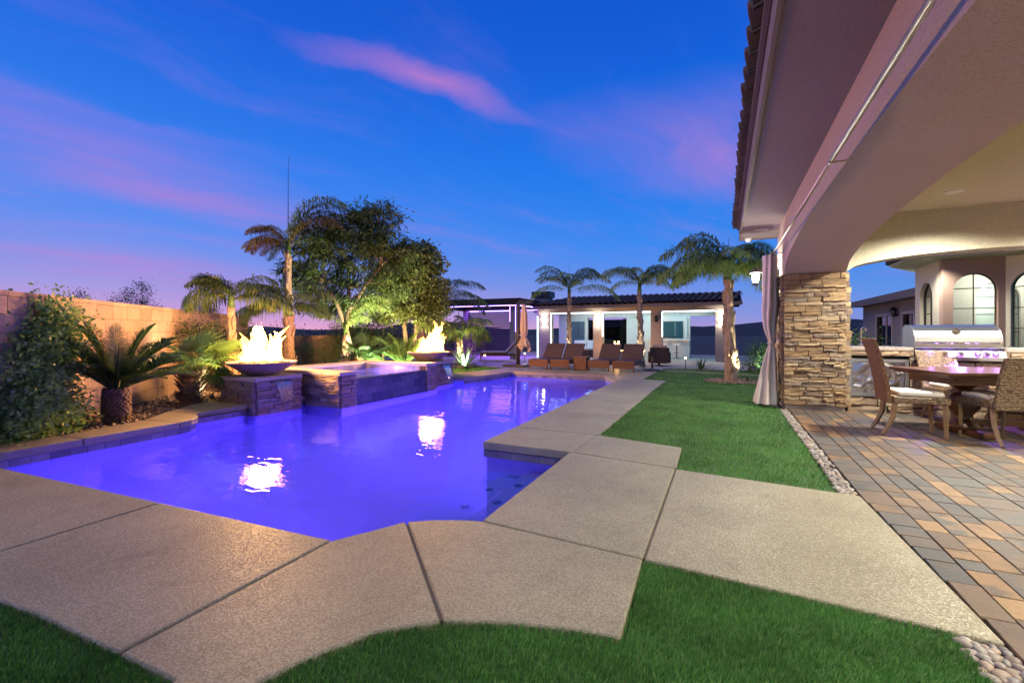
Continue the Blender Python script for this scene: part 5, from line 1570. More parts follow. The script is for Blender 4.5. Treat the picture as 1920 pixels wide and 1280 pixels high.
for (x_, y_, l) in LO: lounger(l, x_, y_, RAD(-2), mats=('wicker_brown', 'wicker_tan'))
lounger('violet-lit cushioned lounger under the pergola', -9.75, 17.6, RAD(-62), -.05, ('wicker_brown', 'wicker_tan'), 'cushion_grey')
t = thing('side_table', 'orange-brown woven cube table between the loungers', 'side table', (-4.07, 13.9, 0))
MB().box(-4.28, -3.86, 13.7, 14.12, .03, .40).obj('body', M['wicker_tan'], t, bevel=.01); MB().box(-4.30, -3.84, 13.68, 14.14, .402, .43).obj('top', M['wicker_tan'], t, bevel=.006)
for (x_, y_) in ((-4.25, 13.73), (-3.89, 13.73), (-4.25, 14.09), (-3.89, 14.09)):
    MB().box(x_ - .02, x_ + .02, y_ - .02, y_ + .02, 0, .03).obj('leg', M['wicker_brown'], t)
# closed cantilever umbrella
um = thing('cantilever_umbrella', 'closed tan cantilever umbrella on a dark mast', 'umbrella', (-6.55, 14.55, 0))
ux, uy = -6.55, 14.55
MB().box(ux - .42, ux + .42, uy - .42, uy + .42, .0, .075).obj('base', M['bronze'], um, bevel=.015)
MB().tube([(ux, uy, .07), (ux, uy, 2.20)], .065, 12).obj('mast', M['bronze'], um, smooth=True)
MB().tube([(ux, uy, 2.12), (ux + .20, uy, 2.20), (ux + .24, uy, 2.12)], .030, 8).obj('arm', M['bronze'], um)
MB().tube([(ux, uy, 1.05), (ux + .12, uy, 1.10)], .02, 8).obj('crank', M['white_paint'], um)
q = MB(); n_ = 40; prf = [(2.16, .03), (2.12, .075), (1.9, .105), (1.5, .125), (1.25, .125), (1.08, .10), (1.02, .085), (.95, .115), (.8, .19), (.66, .235), (.60, .19)]
for z, r in prf:
    for i in range(n_):
        a = 2 * math.pi * i / n_; rr_ = r * (1 + .20 * math.cos(8 * a) * min(1, (2.2 - z) * 2)); zz_ = z - (.10 * (math.cos(4 * a + .6)) if z < .7 else 0)
        q.v.append((ux + .23 + rr_ * math.cos(a), uy + rr_ * math.sin(a) * .9, zz_))
for j in range(len(prf) - 1):
    for i in range(n_):
        a = j * n_ + i; b2 = j * n_ + (i + 1) % n_; q.f.append((b2, a, a + n_, b2 + n_))
q.obj('canopy', M['canvas'], um, smooth=True)
MB().lathe([(.098, -.02), (.105, 0), (.098, .02)], 20, (ux + .23, uy, 1.03)).obj('strap', M['canvas'], um)
# umbrella stand without umbrella
t = thing('umbrella_stand', 'dark round umbrella stand with short tube at the deck corner', 'umbrella stand', (-2.02, 14.6, 0))
MB().lathe([(.27, 0), (.27, .03), (.2, .055), (.05, .075), (0, .08)], 28, (-2.02, 14.6, 0)).obj('base', M['bronze'], t)
MB().tube([(-2.02, 14.6, .07), (-2.02, 14.6, .42)], .03, 10).obj('tube', M['bronze'], t)
# swivel chair
sx_, sy_ = -2.55, 20.5
t = thing('wicker_armchair', 'dark wicker swivel armchair before the pavilion bar', 'chair', (sx_, sy_, -.28), RAD(10))
MB().box(-.38, .38, -.32, .36, .14, .42).obj('seat', M['wicker_brown'], t, world=False, bevel=.04)
MB().box(-.40, .40, -.42, -.30, .16, .82).obj('backrest', M['wicker_brown'], t, world=False, bevel=.05)
for s in (-1, 1): MB().box(s * .40 - .06, s * .40 + .06, -.36, .36, .16, .62).obj('armrest', M['wicker_brown'], t, world=False, bevel=.04)
MB().lathe([(.28, 0), (.28, .04), (.05, .06), (.05, .14)], 20).obj('base', M['bronze'], t, world=False)
MB().box(-.30, .30, -.28, -.14, .42, .92).obj('cushion', M['canvas'], t, world=False, bevel=.05)

# path lights
for (x_, y_, z_, l) in ((-7.55, 13.95, -.03, 'small mushroom path light by the agave'), (-7.05, 16.3, -.05, 'small mushroom path light before the pergola post'), (-1.2, 16.6, -.10, 'small mushroom path light in the far turf strip')):
    t = thing('path_light', l, 'path light', (x_, y_, z_), 0, 'mushroom path lights')
    MB().tube([(x_, y_, z_ - .05), (x_, y_, z_ + .38)], .012, 8).obj('stem', M['bronze'], t)
    MB().lathe([(.028, 0), (.034, .06), (0, .06)], 14, (x_, y_, z_ + .38)).obj('lens', M['path_lamp'], t)
    MB().lathe([(.06, 0), (.045, .02), (0, .035)], 14, (x_, y_, z_ + .44)).obj('cap', M['bronze'], t)
    lamp('path_lamp', 'POINT', (x_, y_, z_ + .36), 6, (1, .8, .5), t, .03)

# ground spot lights
def uplight(label, loc, aim, energy, col=(1.0, .90, .62), spot=75, glow=True):
    x_, y_, z_ = loc
    t = thing('ground_spotlight', label, 'spotlight', loc, 0, 'ground spotlights in the planting')
    MB().tube([(x_, y_, z_ - .06), (x_, y_, z_ + .05)], .012, 8).obj('stake', M['bronze'], t)
    dv = (Vector(aim) - Vector((x_, y_, z_ + .08))).normalized()
    Mx = dv.to_track_quat('Z', 'Y').to_matrix().to_4x4(); Mx.translation = Vector((x_, y_, z_ + .08))
    q = MB().lathe([(0, -.06), (.028, -.055), (.036, .045), (.030, .045), (.028, .02), (0, .018)], 16); q.v = [tuple(Mx @ Vector(v)) for v in q.v]
    q.obj('housing', M['bronze'], t, smooth=True)
    q = MB().lathe([(0, .026), (.029, .026), (.029, .034), (0, .036)], 16); q.v = [tuple(Mx @ Vector(v)) for v in q.v]
    q.obj('lens', M['lamp_cool'], t)
    lamp('spot_lamp', 'SPOT', Vector((x_, y_, z_ + .08)) + dv * .05, energy * 10, col, t, .03, aim, spot, .5)
    return t
# ================================================================== plants
RIGHT = Vector((math.cos(RAD(25)), math.sin(RAD(25)), 0)); FWD = Vector((-math.sin(RAD(25)), math.cos(RAD(25)), 0))

def frond_mesh(L, e0, bend, leaf_len, spacing, lw, droop, seed, plumose=.5, name='frond', mat='palm_leaf', vee=.0, rach=.012, pw=1.45, wind=(0, 0)):
    """pinnate leaf growing from the origin along +x; drooping leaflets on both sides"""
    rg = np.random.default_rng(seed)
    n_ = 26; pts = [np.zeros(3)]; ang = []
    for i in range(n_):
        t = i / n_; a = e0 - bend * t ** pw; ang.append(a)
        pts.append(pts[-1] + np.array([math.cos(a), 0, math.sin(a)]) * L / n_ + np.array([wind[0] * t, wind[1] * t, 0]) * L / n_)
    ang.append(ang[-1]); pts = np.array(pts)
    V, F = [], []
    k = int(L * .86 / spacing)
    for i in range(k):
        t = .13 + .87 * (i + .5) / k
        j = min(n_ - 1, int(t * n_)); f = t * n_ - j
        p = pts[j] * (1 - f) + pts[j + 1] * f; a = ang[j]
        T = np.array([math.cos(a), 0, math.sin(a)]); U = np.array([-math.sin(a), 0, math.cos(a)])
        s = leaf_len * (math.sin(math.pi * min(1, (t * .93 + .06))) ** .55) * (1.0 if t < .85 else (1 - (t - .85) * 3.0))
        for sd in (-1, 1):
            ln = s * rg.uniform(.8, 1.12)
            if ln < .02: continue
            up = vee + plumose * rg.normal(0, .5)
            d = np.array([0, sd * 1.0, 0]) * .82 + T * rg.uniform(.45, .75) + U * up
            d /= np.linalg.norm(d)
            g = np.array([wind[0] * .6, wind[1] * .6, -1.0])
            m1 = p + d * ln * .45 + g * droop * ln * .12
            m2 = p + d * ln * (.45 + .5 * (1 - droop * .6)) + g * droop * ln * .55
            wdir = np.cross(d, np.array([0, 0, 1.0]) + .3 * T); nn = np.linalg.norm(wdir); wdir = wdir / nn if nn > 1e-6 else T
            w0 = lw * .5
            b0 = len(V)
            V += [p - wdir * w0 * .5, p + wdir * w0 * .5, m1 + wdir * w0, m1 - wdir * w0, m2 + wdir * w0 * .12, m2 - wdir * w0 * .12]
            F += [(b0, b0 + 1, b0 + 2, b0 + 3), (b0 + 3, b0 + 2, b0 + 4, b0 + 5)]
    # rachis
    q = MB().tube([tuple(p) for p in pts[::3]], [rach * (1 - .85 * i / (len(pts[::3]) - 1)) for i in range(len(pts[::3]))], 5)
    b0 = len(V); V += [np.array(v) for v in q.v]
    for f in q.f:
        if len(f) == 4: F.append(tuple(b0 + i for i in f))
    me = npmesh(name, np.array(V), np.array(F)); me.materials.append(M[mat])
    return me

def trunk_palm(mb, base, top, r0, r1, seed, n_=16, seg=14):
    rg = random.Random(seed); b = Vector(base); t_ = Vector(top)
    pts, rad = [], []
    for i in range(seg * 2 + 1):
        t = i / (seg * 2)
        p = b.lerp(t_, t) + Vector((rg.uniform(-1, 1), rg.uniform(-1, 1), 0)) * r0 * .05
        pts.append(p); rad.append((r0 + (r1 - r0) * t) * (1.25 - .25 * min(1, t * 8)) * (1.0 + (.07 if i % 2 else -.03) + rg.uniform(-.04, .04)))
    mb.tube(pts, rad, n_)
    return mb

QF = {}
def queen_fronds(L):
    key = round(L, 1)
    if key not in QF:
        QF[key] = [frond_mesh(L, RAD(79), RAD(128), .52 * (L / 1.8) ** .5, .018, .021, .85, 51 + k, .6, wind=(0, .05 * (k - 1))) for k in range(3)] + \
                  [frond_mesh(L, RAD(60), RAD(118), .52 * (L / 1.8) ** .5, .018, .021, .9, 61 + k, .6, wind=(0, .05 * (k - 1))) for k in range(3)] + \
                  [frond_mesh(L, RAD(30), RAD(100), .50 * (L / 1.8) ** .5, .018, .021, .95, 71 + k, .5) for k in range(3)] + \
                  [frond_mesh(L, RAD(40), RAD(140), .58 * (L / 1.8) ** .5, .017, .021, 1.0, 91 + k, .6) for k in range(3)]
    return QF[key]

def queen_palm(label, base, height, L, fr, seed, lean=(0, 0), r0=.12, spear=.0, dry=(), group='queen palms around the pool'):
    """fr: list of (direction in degrees as seen: 0 = to the right, 90 = away, 180 = to the left, 270 = toward, style 0..2, scale)"""
    t = thing('palm_tree', label, 'palm tree', base, 0, group)
    top = Vector(base) + Vector((lean[0], lean[1], height))
    q = MB(); trunk_palm(q, Vector(base) - Vector((0, 0, .1)), top, r0, r0 * .62, seed)
    # old leaf bases hugging the trunk
    rg = random.Random(seed)
    for k in range(26):
        z = rg.uniform(.12, 1) ; a = rg.uniform(0, 6.28)
        p = Vector(base).lerp(top, z); rr_ = r0 * (1 - .38 * z)
        q.tube([p + Vector((math.cos(a) * rr_ * .9, math.sin(a) * rr_ * .9, -.10)), p + Vector((math.cos(a) * rr_ * 1.12, math.sin(a) * rr_ * 1.12, .03)), p + Vector((math.cos(a) * rr_ * 1.5, math.sin(a) * rr_ * 1.5, .12))], [.045, .035, .004], 4)
    q.obj('trunk', M['palm_bark'], t, smooth=True)
    cs = MB().tube([tuple(top - Vector((0, 0, .06))), tuple(top + Vector((0, 0, .18))), tuple(top + Vector((0, 0, .42)))], [r0 * .66, r0 * .52, .02], 10)
    cs.obj('crownshaft', M['cycad_leaf'], t, smooth=True)
    FM = queen_fronds(L)
    for i, (az, st, scl) in enumerate(fr):
        me = FM[st * 3 + rg.randrange(3)]
        if i in dry:
            me = me.copy(); me.materials.clear(); me.materials.append(M['palm_leaf_dry'])
        o = mkobj('frond', me, None, t)
        o.location = (lean[0] + 0, lean[1] + 0, height + rg.uniform(.02, .25))
        o.rotation_euler = (rg.uniform(-.12, .12), rg.uniform(-.08, .08), RAD(az + 25)); o.scale = (scl, scl, scl)
    if spear:
        MB().tube([tuple(top), tuple(top + Vector((.0, 0, spear * .6))), tuple(top + Vector((.01, 0, spear)))], [.016, .010, .004], 6).obj('spear', M['palm_leaf'], t)
    return t
def ring(n_, seed, styles=(0, 1, 1, 2), s0=.8, s1=1.1, skip=()):
    rg = random.Random(seed); r = []
    for k in range(n_):
        az = 360 * k / n_ + rg.uniform(-14, 14)
        if any(a <= az % 360 <= b for a, b in skip): continue
        r.append((az, styles[k % len(styles)], rg.uniform(s0, s1)))
    return r

queen_palm('queen palm with pink-lit trunk in front of the block wall, left of the nearer fire', (-9.0, 5.95, -.03), 1.72, 1.15,
           [(180, 0, 1.0), (165, 0, 1.1), (200, 1, .85), (150, 1, 1.0), (20, 1, .95), (-10, 2, 1.0), (340, 1, .8), (0, 2, 1.25), (90, 0, .8), (185, 3, 1.0), (170, 1, 1.1), (205, 3, .9), (160, 3, 1.0), (175, 0, .8)], 301, (-.05, 0), .11, .55)
queen_palm('shorter queen palm rising behind the nearer fire bowl', (-9.98, 8.05, -.03), 1.65, 1.5,
           [(180, 0, .95), (190, 1, 1.0), (170, 1, 1.1), (200, 2, 1.0), (215, 1, .9), (150, 0, .8), (0, 0, .85), (10, 1, .9), (330, 1, .8), (-20, 2, .8), (270, 2, .7), (185, 3, 1.0), (5, 3, .9), (205, 3, .9), (175, 3, .8)], 302, (0, 0), .15)
queen_palm('tallest queen palm with rust-coloured fronds and a long spear leaf', (-11.75, 9.45, -.03), 3.55, 2.6,
           [(180, 1, .62), (195, 2, .55), (170, 0, .5), (175, 2, .6), (185, 0, .55), (205, 1, .55), (180, 3, .55), (165, 3, .5), (195, 3, .55), (150, 3, .5), (0, 0, 1.05), (10, 0, .95), (-15, 1, .9), (20, 1, .8), (350, 0, 1.1), (90, 0, .7), (5, 2, .75)], 303, (0, 0), .14, 2.9, dry=(0, 1, 3, 5, 6, 7, 8, 12))
queen_palm('slender young queen palm with one long arching frond behind the spa', (-9.97, 9.92, -.03), 1.15, 1.9,
           [(0, 0, 1.0), (15, 0, .9), (-20, 1, .6), (180, 0, .6)], 304, (.02, 0), .11)
queen_palm('dark queen palm behind the pergola corner with long drooping fronds', (-11.6, 17.2, -.05), 2.35, 2.6,
           [(0, 1, 1.0), (15, 2, .95), (-20, 2, 1.05), (180, 0, .8), (160, 1, .8), (90, 0, .9), (200, 1, .75), (340, 1, .8), (270, 1, .7), (45, 0, .9)], 305, (0, 0), .13)
queen_palm('low bushy queen palm hanging over the agave', (-8.9, 14.6, -.03), .95, 1.7,
           ring(18, 5, (1, 3, 2, 3), .8, 1.0), 306, (-.08, 0), .12)
queen_palm('queen palm before the pavilion with an arched wide crown, next to the loungers', (-6.95, 21.6, -.25), 3.35, 2.7,
           [(180, 0, .8), (170, 1, .8), (0, 0, .75), (10, 1, 1.0), (-8, 2, 1.05), (190, 2, .85), (90, 0, .6), (270, 0, .55), (350, 0, .6), (215, 1, .6), (175, 0, .9), (5, 0, .85), (-5, 1, .8), (185, 1, .7), (300, 1, .5), (240, 0, .6)], 307, (-.0, 0), .13, 1.4)
queen_palm('queen palm before the pavilion bar with a trunk lit from below', (-3.15, 19.6, -.22), 3.15, 2.0,
           [(180, 0, .8), (170, 1, .95), (195, 2, .8), (0, 0, .9), (10, 0, 1.0), (-10, 1, 1.05), (90, 0, .8), (150, 0, .7), (20, 1, .9), (345, 2, .8), (185, 1, 1.05), (5, 1, .9), (270, 1, .7), (200, 0, .7), (40, 0, .8), (-25, 1, .9)], 308, (-.08, 0), .14)
queen_palm('big shaggy queen palm with a thick lit trunk on the lawn by the porch', (.15, 12.35, -.04), 2.55, 1.75,
           [(175, 0, .95), (160, 0, 1.0), (185, 1, .9), (200, 1, .95), (215, 2, .95), (190, 2, 1.0), (0, 1, .9), (15, 1, 1.0), (-15, 2, .95), (20, 0, .8), (330, 2, .95), (90, 1, .9), (270, 1, .75), (240, 2, .9), (300, 2, .9), (60, 2, .9), (350, 2, 1.0), (120, 2, .9), (178, 2, 1.15), (205, 2, 1.1), (8, 2, 1.1), (168, 1, 1.15), (30, 1, 1.0), (140, 1, 1.0), (250, 1, .9), (180, 3, 1.0), (165, 3, .9), (200, 3, .95), (0, 3, .95), (20, 3, .9), (340, 3, .9), (225, 3, .85), (300, 3, .8)], 309, (-.06, 0), .145, 1.0)
queen_palm('small far palm silhouette above the distant roof', (-17.6, 29.0, -.5), 2.4, .9, ring(9, 8, (1, 2, 1), .8, 1.0), 310, (0, 0), .08, group='palms beyond the wall')

# ---- cycads
CY = [frond_mesh(1.0, RAD(e), RAD(b), .20, .011, .016, .12, 400 + i, .12, mat='cycad_leaf', vee=.55, rach=.012, pw=1.6) for i, (e, b) in enumerate(((78, 30), (60, 38), (42, 42), (25, 40)))]
def cycad(label, base, r, h, L, fr, seed):
    t = thing('cycad', label, 'cycad', base, 0, 'sago cycads in the beds')
    q = MB(); rg = random.Random(seed)
    pts = [(0, 0, -.06), (0, 0, h * .35), (0, 0, h * .8), (0, 0, h)]
    q.tube(pts, [r * .9, r, r * .92, r * .6], 18)
    nrow = int(h / .028)
    for j in range(nrow):
        for k in range(16):
            a = 2 * math.pi * (k + .5 * (j % 2)) / 16 + rg.uniform(-.1, .1); z = h * (j + .5) / nrow
            rr_ = r * (.92 + .1 * math.sin(math.pi * min(1, z / h)))
            q.obox((math.cos(a) * rr_, math.sin(a) * rr_, z), (.030, .042, .030), Matrix.Rotation(a, 3, 'Z') @ Matrix.Rotation(-.5, 3, 'Y'))
    q.obj('trunk', M['fibre'], t, world=False)
    for (az, st, s) in fr:
        o = mkobj('frond', CY[st], None, t); o.location = (math.cos(RAD(az + 25)) * r * .35, math.sin(RAD(az + 25)) * r * .35, h - .02)
        o.rotation_euler = (0, 0, RAD(az + 25)); sc = L * s; o.scale = (sc, sc, sc)
    return t
rg = random.Random(77)
cycad('large dark green sago cycad with a fat scaly trunk by the hedge', (-7.50, 3.34, -.02), .145, .46, .98,
      [(az + rg.uniform(-8, 8), st, rg.uniform(.85, 1.05)) for st, azs in ((0, (0, 45, 90, 135, 180, 225, 270, 315)), (1, (10, 35, 60, 90, 120, 150, 180, 205, 230, 260, 290, 320, 345)), (2, (0, 20, 40, 60, 150, 180, 200, 230, 260, 290, 315, 340)), (3, (5, 350, 30, 330))) for az in azs], 5)
cycad('bright green sago cycad lit from below behind the spa', (-8.15, 10.25, -.02), .13, .30, 1.02,
      [(az + rg.uniform(-8, 8), st, rg.uniform(.85, 1.05)) for st, azs in ((0, (0, 60, 120, 180, 240, 300)), (1, (10, 45, 90, 135, 180, 225, 270, 330)), (2, (0, 40, 150, 190, 260, 310))) for az in azs], 6)

# ---- fan palms
def fan_mesh(R_, seed, spread=230):
    rg = np.random.default_rng(seed); V, F = [], []
    n_ = 26
    for i in range(n_):
        a = RAD(-spread / 2 + spread * i / (n_ - 1)); da = RAD(spread / n_) * .48
        l = R_ * (1 - .18 * abs(i / (n_ - 1) - .5) * 2) * rg.uniform(.92, 1.05)
        d = np.array([math.cos(a), math.sin(a), 0]); s = np.array([-math.sin(a), math.cos(a), 0])
        m = d * l * .55 + np.array([0, 0, .02 * R_]); e = d * l + np.array([0, 0, -.18 * R_ * rg.uniform(.5, 1.4)])
        b0 = len(V); w = l * .55 * math.tan(da)
        V += [np.zeros(3), m + s * w, m + np.array([0, 0, .03 * R_]), m - s * w, e]
        F += [(b0, b0 + 1, b0 + 2), (b0, b0 + 2, b0 + 3), (b0 + 1, b0 + 4, b0 + 2), (b0 + 2, b0 + 4, b0 + 3)]
    me = npmesh('fan_leaf', np.array(V), np.array(F)); me.materials.append(M['fan_leaf']); return me
FAN = [fan_mesh(1.0, 500 + k) for k in range(3)]
def fan_palm(label, base, r, h, leaves, seed, R_=.42, pet=.5):
    t = thing('fan_palm', label, 'fan palm', base, 0, 'small fan palms in the beds')
    q = MB(); rg = random.Random(seed)
    trunk_palm(q, (0, 0, -.06), (0, 0, h), r, r * .8, seed, 12, 6)
    for k in range(70):
        a = rg.uniform(0, 6.28); z = rg.uniform(.03, h)
        q.tube([(math.cos(a) * r * .9, math.sin(a) * r * .9, z), (math.cos(a) * r * 1.15, math.sin(a) * r * 1.15, z + .05), (math.cos(a) * r * 1.5, math.sin(a) * r * 1.5, z + .10)], [.022, .016, .003], 4)
    q.obj('trunk', M['fibre'], t, world=False)
    for (az, el, s) in leaves:
        A = RAD(az + 25); e = RAD(el); d = Vector((math.cos(A) * math.cos(e), math.sin(A) * math.cos(e), math.sin(e)))
        p0 = Vector((0, 0, h - .03)); p1 = p0 + d * pet * s
        lf = mkobj('leaf', FAN[rg.randrange(3)], None, t)
        lf.location = p1; lf.scale = (R_ * s,) * 3
        lf.rotation_euler = (rg.uniform(-.5, .5), -e + rg.uniform(.1, .5), A)
        MB().tube([p0, p0.lerp(p1, .5) + Vector((0, 0, .01)), p1], [.012, .009, .006], 5).obj('petiole', M['fan_leaf'], t, world=False)
    return t
fan_palm('bushy fan palm with a flaring brown trunk lit by a ground spotlight', (-8.25, 4.72, -.02), .16, .55,
         [(180, 15, .8), (150, 40, .9), (200, 45, .8), (120, 65, 1.0), (60, 70, 1.1), (0, 55, 1.0), (20, 30, 1.0), (-10, 12, 1.1), (330, 40, .9), (270, 60, .9), (300, 25, .8), (240, 20, .8), (90, 30, .9), (0, -5, 1.0), (10, 42, 1.35)], 9, .42, .42)
fan_palm('small round-leaved fan palm behind the spa nearest the young palm', (-9.1, 9.55, -.02), .085, .50, [(180, 60, .9), (160, 35, 1.0), (100, 80, 1.1), (20, 30, .9), (-10, 5, 1.0), (200, 10, .9), (320, 50, .9), (270, 45, .8)], 10, .36, .42)
fan_palm('small fan palm behind the spa next to the lit cycad', (-8.72, 9.95, -.02), .10, .52, [(180, 40, .9), (120, 70, 1.0), (60, 70, 1.0), (10, 40, 1.0), (-10, 15, 1.0), (200, 15, .9), (330, 50, .9), (270, 30, .8), (30, 55, .9)], 11, .36, .42)

# ---- agaves
def agave(label, base, n_, L, w, seed, mat='agave_leaf'):
    t = thing('agave', label, 'agave', base, 0, 'spiky agaves')
    rg = random.Random(seed)
    for k in range(n_):
        a = k * 2.39996; u = k / n_; e = RAD(82 - 62 * u + rg.uniform(-6, 6)); l = L * rg.uniform(.8, 1.08)
        q = MB(); m_ = 7; bend = rg.uniform(.05, .4) * u
        for i in range(m_ + 1):
            s = i / m_; ee = e - bend * s * 1.6
            rr_ = l * s * math.cos(ee) + .03; z = l * s * math.sin(ee)
            ww = w * (.55 + .9 * s) * (1 - s) ** .55 + .002
            for (o1, zz_) in ((-1, .25), (0, -.12), (1, .25)):
                q.v.append((rr_ * math.cos(a) - o1 * ww * math.sin(a), rr_ * math.sin(a) + o1 * ww * math.cos(a), z + zz_ * ww))
        for i in range(m_):
            for k2 in range(2):
                b0 = i * 3 + k2; q.f.append((b0, b0 + 1, b0 + 4, b0 + 3))
        q.obj('leaf', M[mat], t, world=False, smooth=True)
    return t
agave('striped spiky agave lit white from within beside the far deck', (-7.78, 12.95, -.03), 26, .80, .055, 3)
agave('small spiky agave in the gravel bed before the pavilion', (-.75, 17.7, -.2), 22, .5, .03, 4, 'cycad_leaf')

# ---- leafy masses
def leaf_cloud(pts, nrm, size, asp, seed, droop=0.0, jitter=.9):
    """pts (n,3) -> folded four-cornered leaves"""
    rg = np.random.default_rng(seed); n_ = len(pts)
    d = nrm + rg.normal(0, jitter, (n_, 3)); d[:, 2] -= droop
    d /= np.linalg.norm(d, axis=1, keepdims=True) + 1e-9
    r = rg.normal(0, 1, (n_, 3)); s = np.cross(d, r); s /= np.linalg.norm(s, axis=1, keepdims=True) + 1e-9
    u = np.cross(d, s)
    L = (size * rg.uniform(.6, 1.3, n_))[:, None]; W = L * asp
    V = np.stack([pts, pts + d * L * .5 + s * W * .5 + u * L * .06, pts + d * L, pts + d * L * .5 - s * W * .5 + u * L * .06], 1).reshape(-1, 3)
    F = np.arange(4 * n_).reshape(-1, 4)
    return V, F
def blob_points(c, r, n_, rg, shell=.55):
    v = rg.normal(0, 1, (n_, 3)); v /= np.linalg.norm(v, axis=1, keepdims=True)
    q = shell + (1 - shell) * rg.random(n_) ** .8
    q = np.where(rg.random(n_) < .25, rg.random(n_) ** .5, q)
    return np.array(c) + v * q[:, None] * np.array(r), v

def bush(label, name, base, blobs, n_, size, asp, mat, seed, stems=5, cat='shrub', group=None, droop=.1):
    t = thing(name, label, cat, base, 0, group)
    rg = np.random.default_rng(seed); vol = np.array([b[1][0] * b[1][1] * b[1][2] for b in blobs]) ** .67; vol /= vol.sum()
    VV, FF, k0 = [], [], 0
    for (c, r), f in zip(blobs, vol):
        # each lobe is broken into small sprays so that the outline stays uneven
        m_ = max(6, int(n_ * f / 22)); cc, cv = blob_points(c, r, m_, rg, .45)
        p = np.repeat(cc, 22, 0) + rg.normal(0, 1, (m_ * 22, 3)) * (size * 1.9) ; nv = np.repeat(cv, 22, 0)
        p[:, 2] = np.maximum(p[:, 2], .02)
        V, F = leaf_cloud(p, nv, size, asp, seed + 1, droop); VV.append(V); FF.append(F + k0); k0 += len(V)
    o = mkobj('foliage', npmesh('foliage', np.concatenate(VV), np.concatenate(FF)), M[mat], t); 
    q = MB(); r_ = random.Random(seed)
    for k in range(stems):
        c, r = blobs[k % len(blobs)]
        q.tube([(r_.uniform(-.08, .08), r_.uniform(-.08, .08), -.05), (c[0] * .5 + r_.uniform(-.1, .1), c[1] * .5, c[2] * .45), (c[0] + r_.uniform(-.1, .1), c[1], c[2])], [.022, .016, .006], 6)
    q.obj('stem', M['tree_bark'], t, world=False)
    return t
bush('dense glossy hedge shrub in the corner by the block wall, left of the cycad', 'hedge', (-7.35, 2.55, -.02),
     [((.05, -.35, .55), (.38, .45, .60)), ((-.14, -.05, .95), (.38, .38, .55)), ((-.42, .18, .60), (.26, .24, .50)), ((.10, -.3, .28), (.42, .5, .30)), ((-.15, .22, .22), (.26, .26, .24)), ((-.28, .15, 1.30), (.30, .32, .32)), ((.22, -.75, .3), (.25, .35, .4))], 21000, .055, .55, 'bush_leaf', 41, 8)
bush('climbing shrub on the block wall between the fan palm and the pink-lit palm', 'wall_shrub', (-9.75, 5.95, -.02),
     [((0, 0, .9), (.45, .35, .50)), ((-.2, .3, .45), (.35, .35, .45)), ((.15, -.25, 1.15), (.3, .3, .25)), ((.3, -.3, .6), (.2, .2, .35))], 5200, .055, .5, 'vine_leaf', 42)
bush('leafy shrub on the wall between the two trunks behind the nearer fire', 'wall_shrub', (-10.6, 7.35, -.02),
     [((0, 0, .75), (.6, .5, .65)), ((-.5, .4, .7), (.5, .5, .6)), ((.3, .3, .4), (.4, .4, .45))], 6500, .05, .42, 'vine_leaf', 43)
bush('dark shrub against the lower wall behind the spa', 'wall_shrub', (-12.3, 11.3, -.03),
     [((0, 0, .5), (.65, .65, .55)), ((.5, .6, .45), (.5, .5, .45)), ((-.6, -.5, .6), (.5, .5, .6))], 6500, .05, .42, 'bush_leaf', 44)
bush('low green cover between the fan palms', 'ground_shrub', (-8.95, 10.5, -.03), [((0, 0, .12), (.3, .3, .14))], 700, .05, .5, 'fan_leaf', 45, 2)
bush('round dark shrub filling the gap under the big tree', 'tall_shrub', (-11.35, 12.0, -.03),
     [((0, 0, 1.6), (.75, .75, .85)), ((.3, .5, 1.0), (.6, .6, .7)), ((-.4, -.2, 1.1), (.5, .5, .6)), ((.5, .2, 2.1), (.5, .5, .5))], 9500, .07, .45, 'tree_leaf', 46)
bush('light shrub with white blossoms lit behind the thick palm trunk', 'flower_shrub', (1.15, 16.2, -.12), [((0, 0, .55), (.45, .45, .45)), ((-.2, 0, .3), (.4, .4, .3))], 2200, .07, .5, 'fan_leaf', 47)
bush('green herb plants behind the kitchen counter', 'herb_plant', (2.35, 11.2, -.03), [((0, 0, .85), (.45, .25, .28)), ((-.25, 0, .6), (.3, .25, .5))], 2000, .07, .4, 'bush_leaf', 48)
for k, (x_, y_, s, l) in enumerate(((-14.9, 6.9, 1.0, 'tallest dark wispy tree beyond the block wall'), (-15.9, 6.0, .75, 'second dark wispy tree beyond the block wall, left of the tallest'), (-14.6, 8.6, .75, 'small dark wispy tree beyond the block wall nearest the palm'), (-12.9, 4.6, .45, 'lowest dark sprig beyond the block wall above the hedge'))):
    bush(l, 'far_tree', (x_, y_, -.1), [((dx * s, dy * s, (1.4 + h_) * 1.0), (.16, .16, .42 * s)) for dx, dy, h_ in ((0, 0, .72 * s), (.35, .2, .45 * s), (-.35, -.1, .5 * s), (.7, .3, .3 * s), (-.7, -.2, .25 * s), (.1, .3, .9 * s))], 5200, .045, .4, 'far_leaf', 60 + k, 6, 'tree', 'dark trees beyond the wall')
bush('dark clipped tree line beyond the lower wall', 'far_tree', (-17.5, 17.0, -.3), [((0, 0, 1.0), (1.6, 1.6, .75)), ((-2.2, -1.5, .9), (1.2, 1.2, .7)), ((2.2, 2.4, .8), (1.5, 1.5, .6)), ((4.0, 5.0, .7), (1.5, 1.5, .6))], 6000, .12, .4, 'far_leaf', 68, 4, 'tree', 'dark trees beyond the wall')
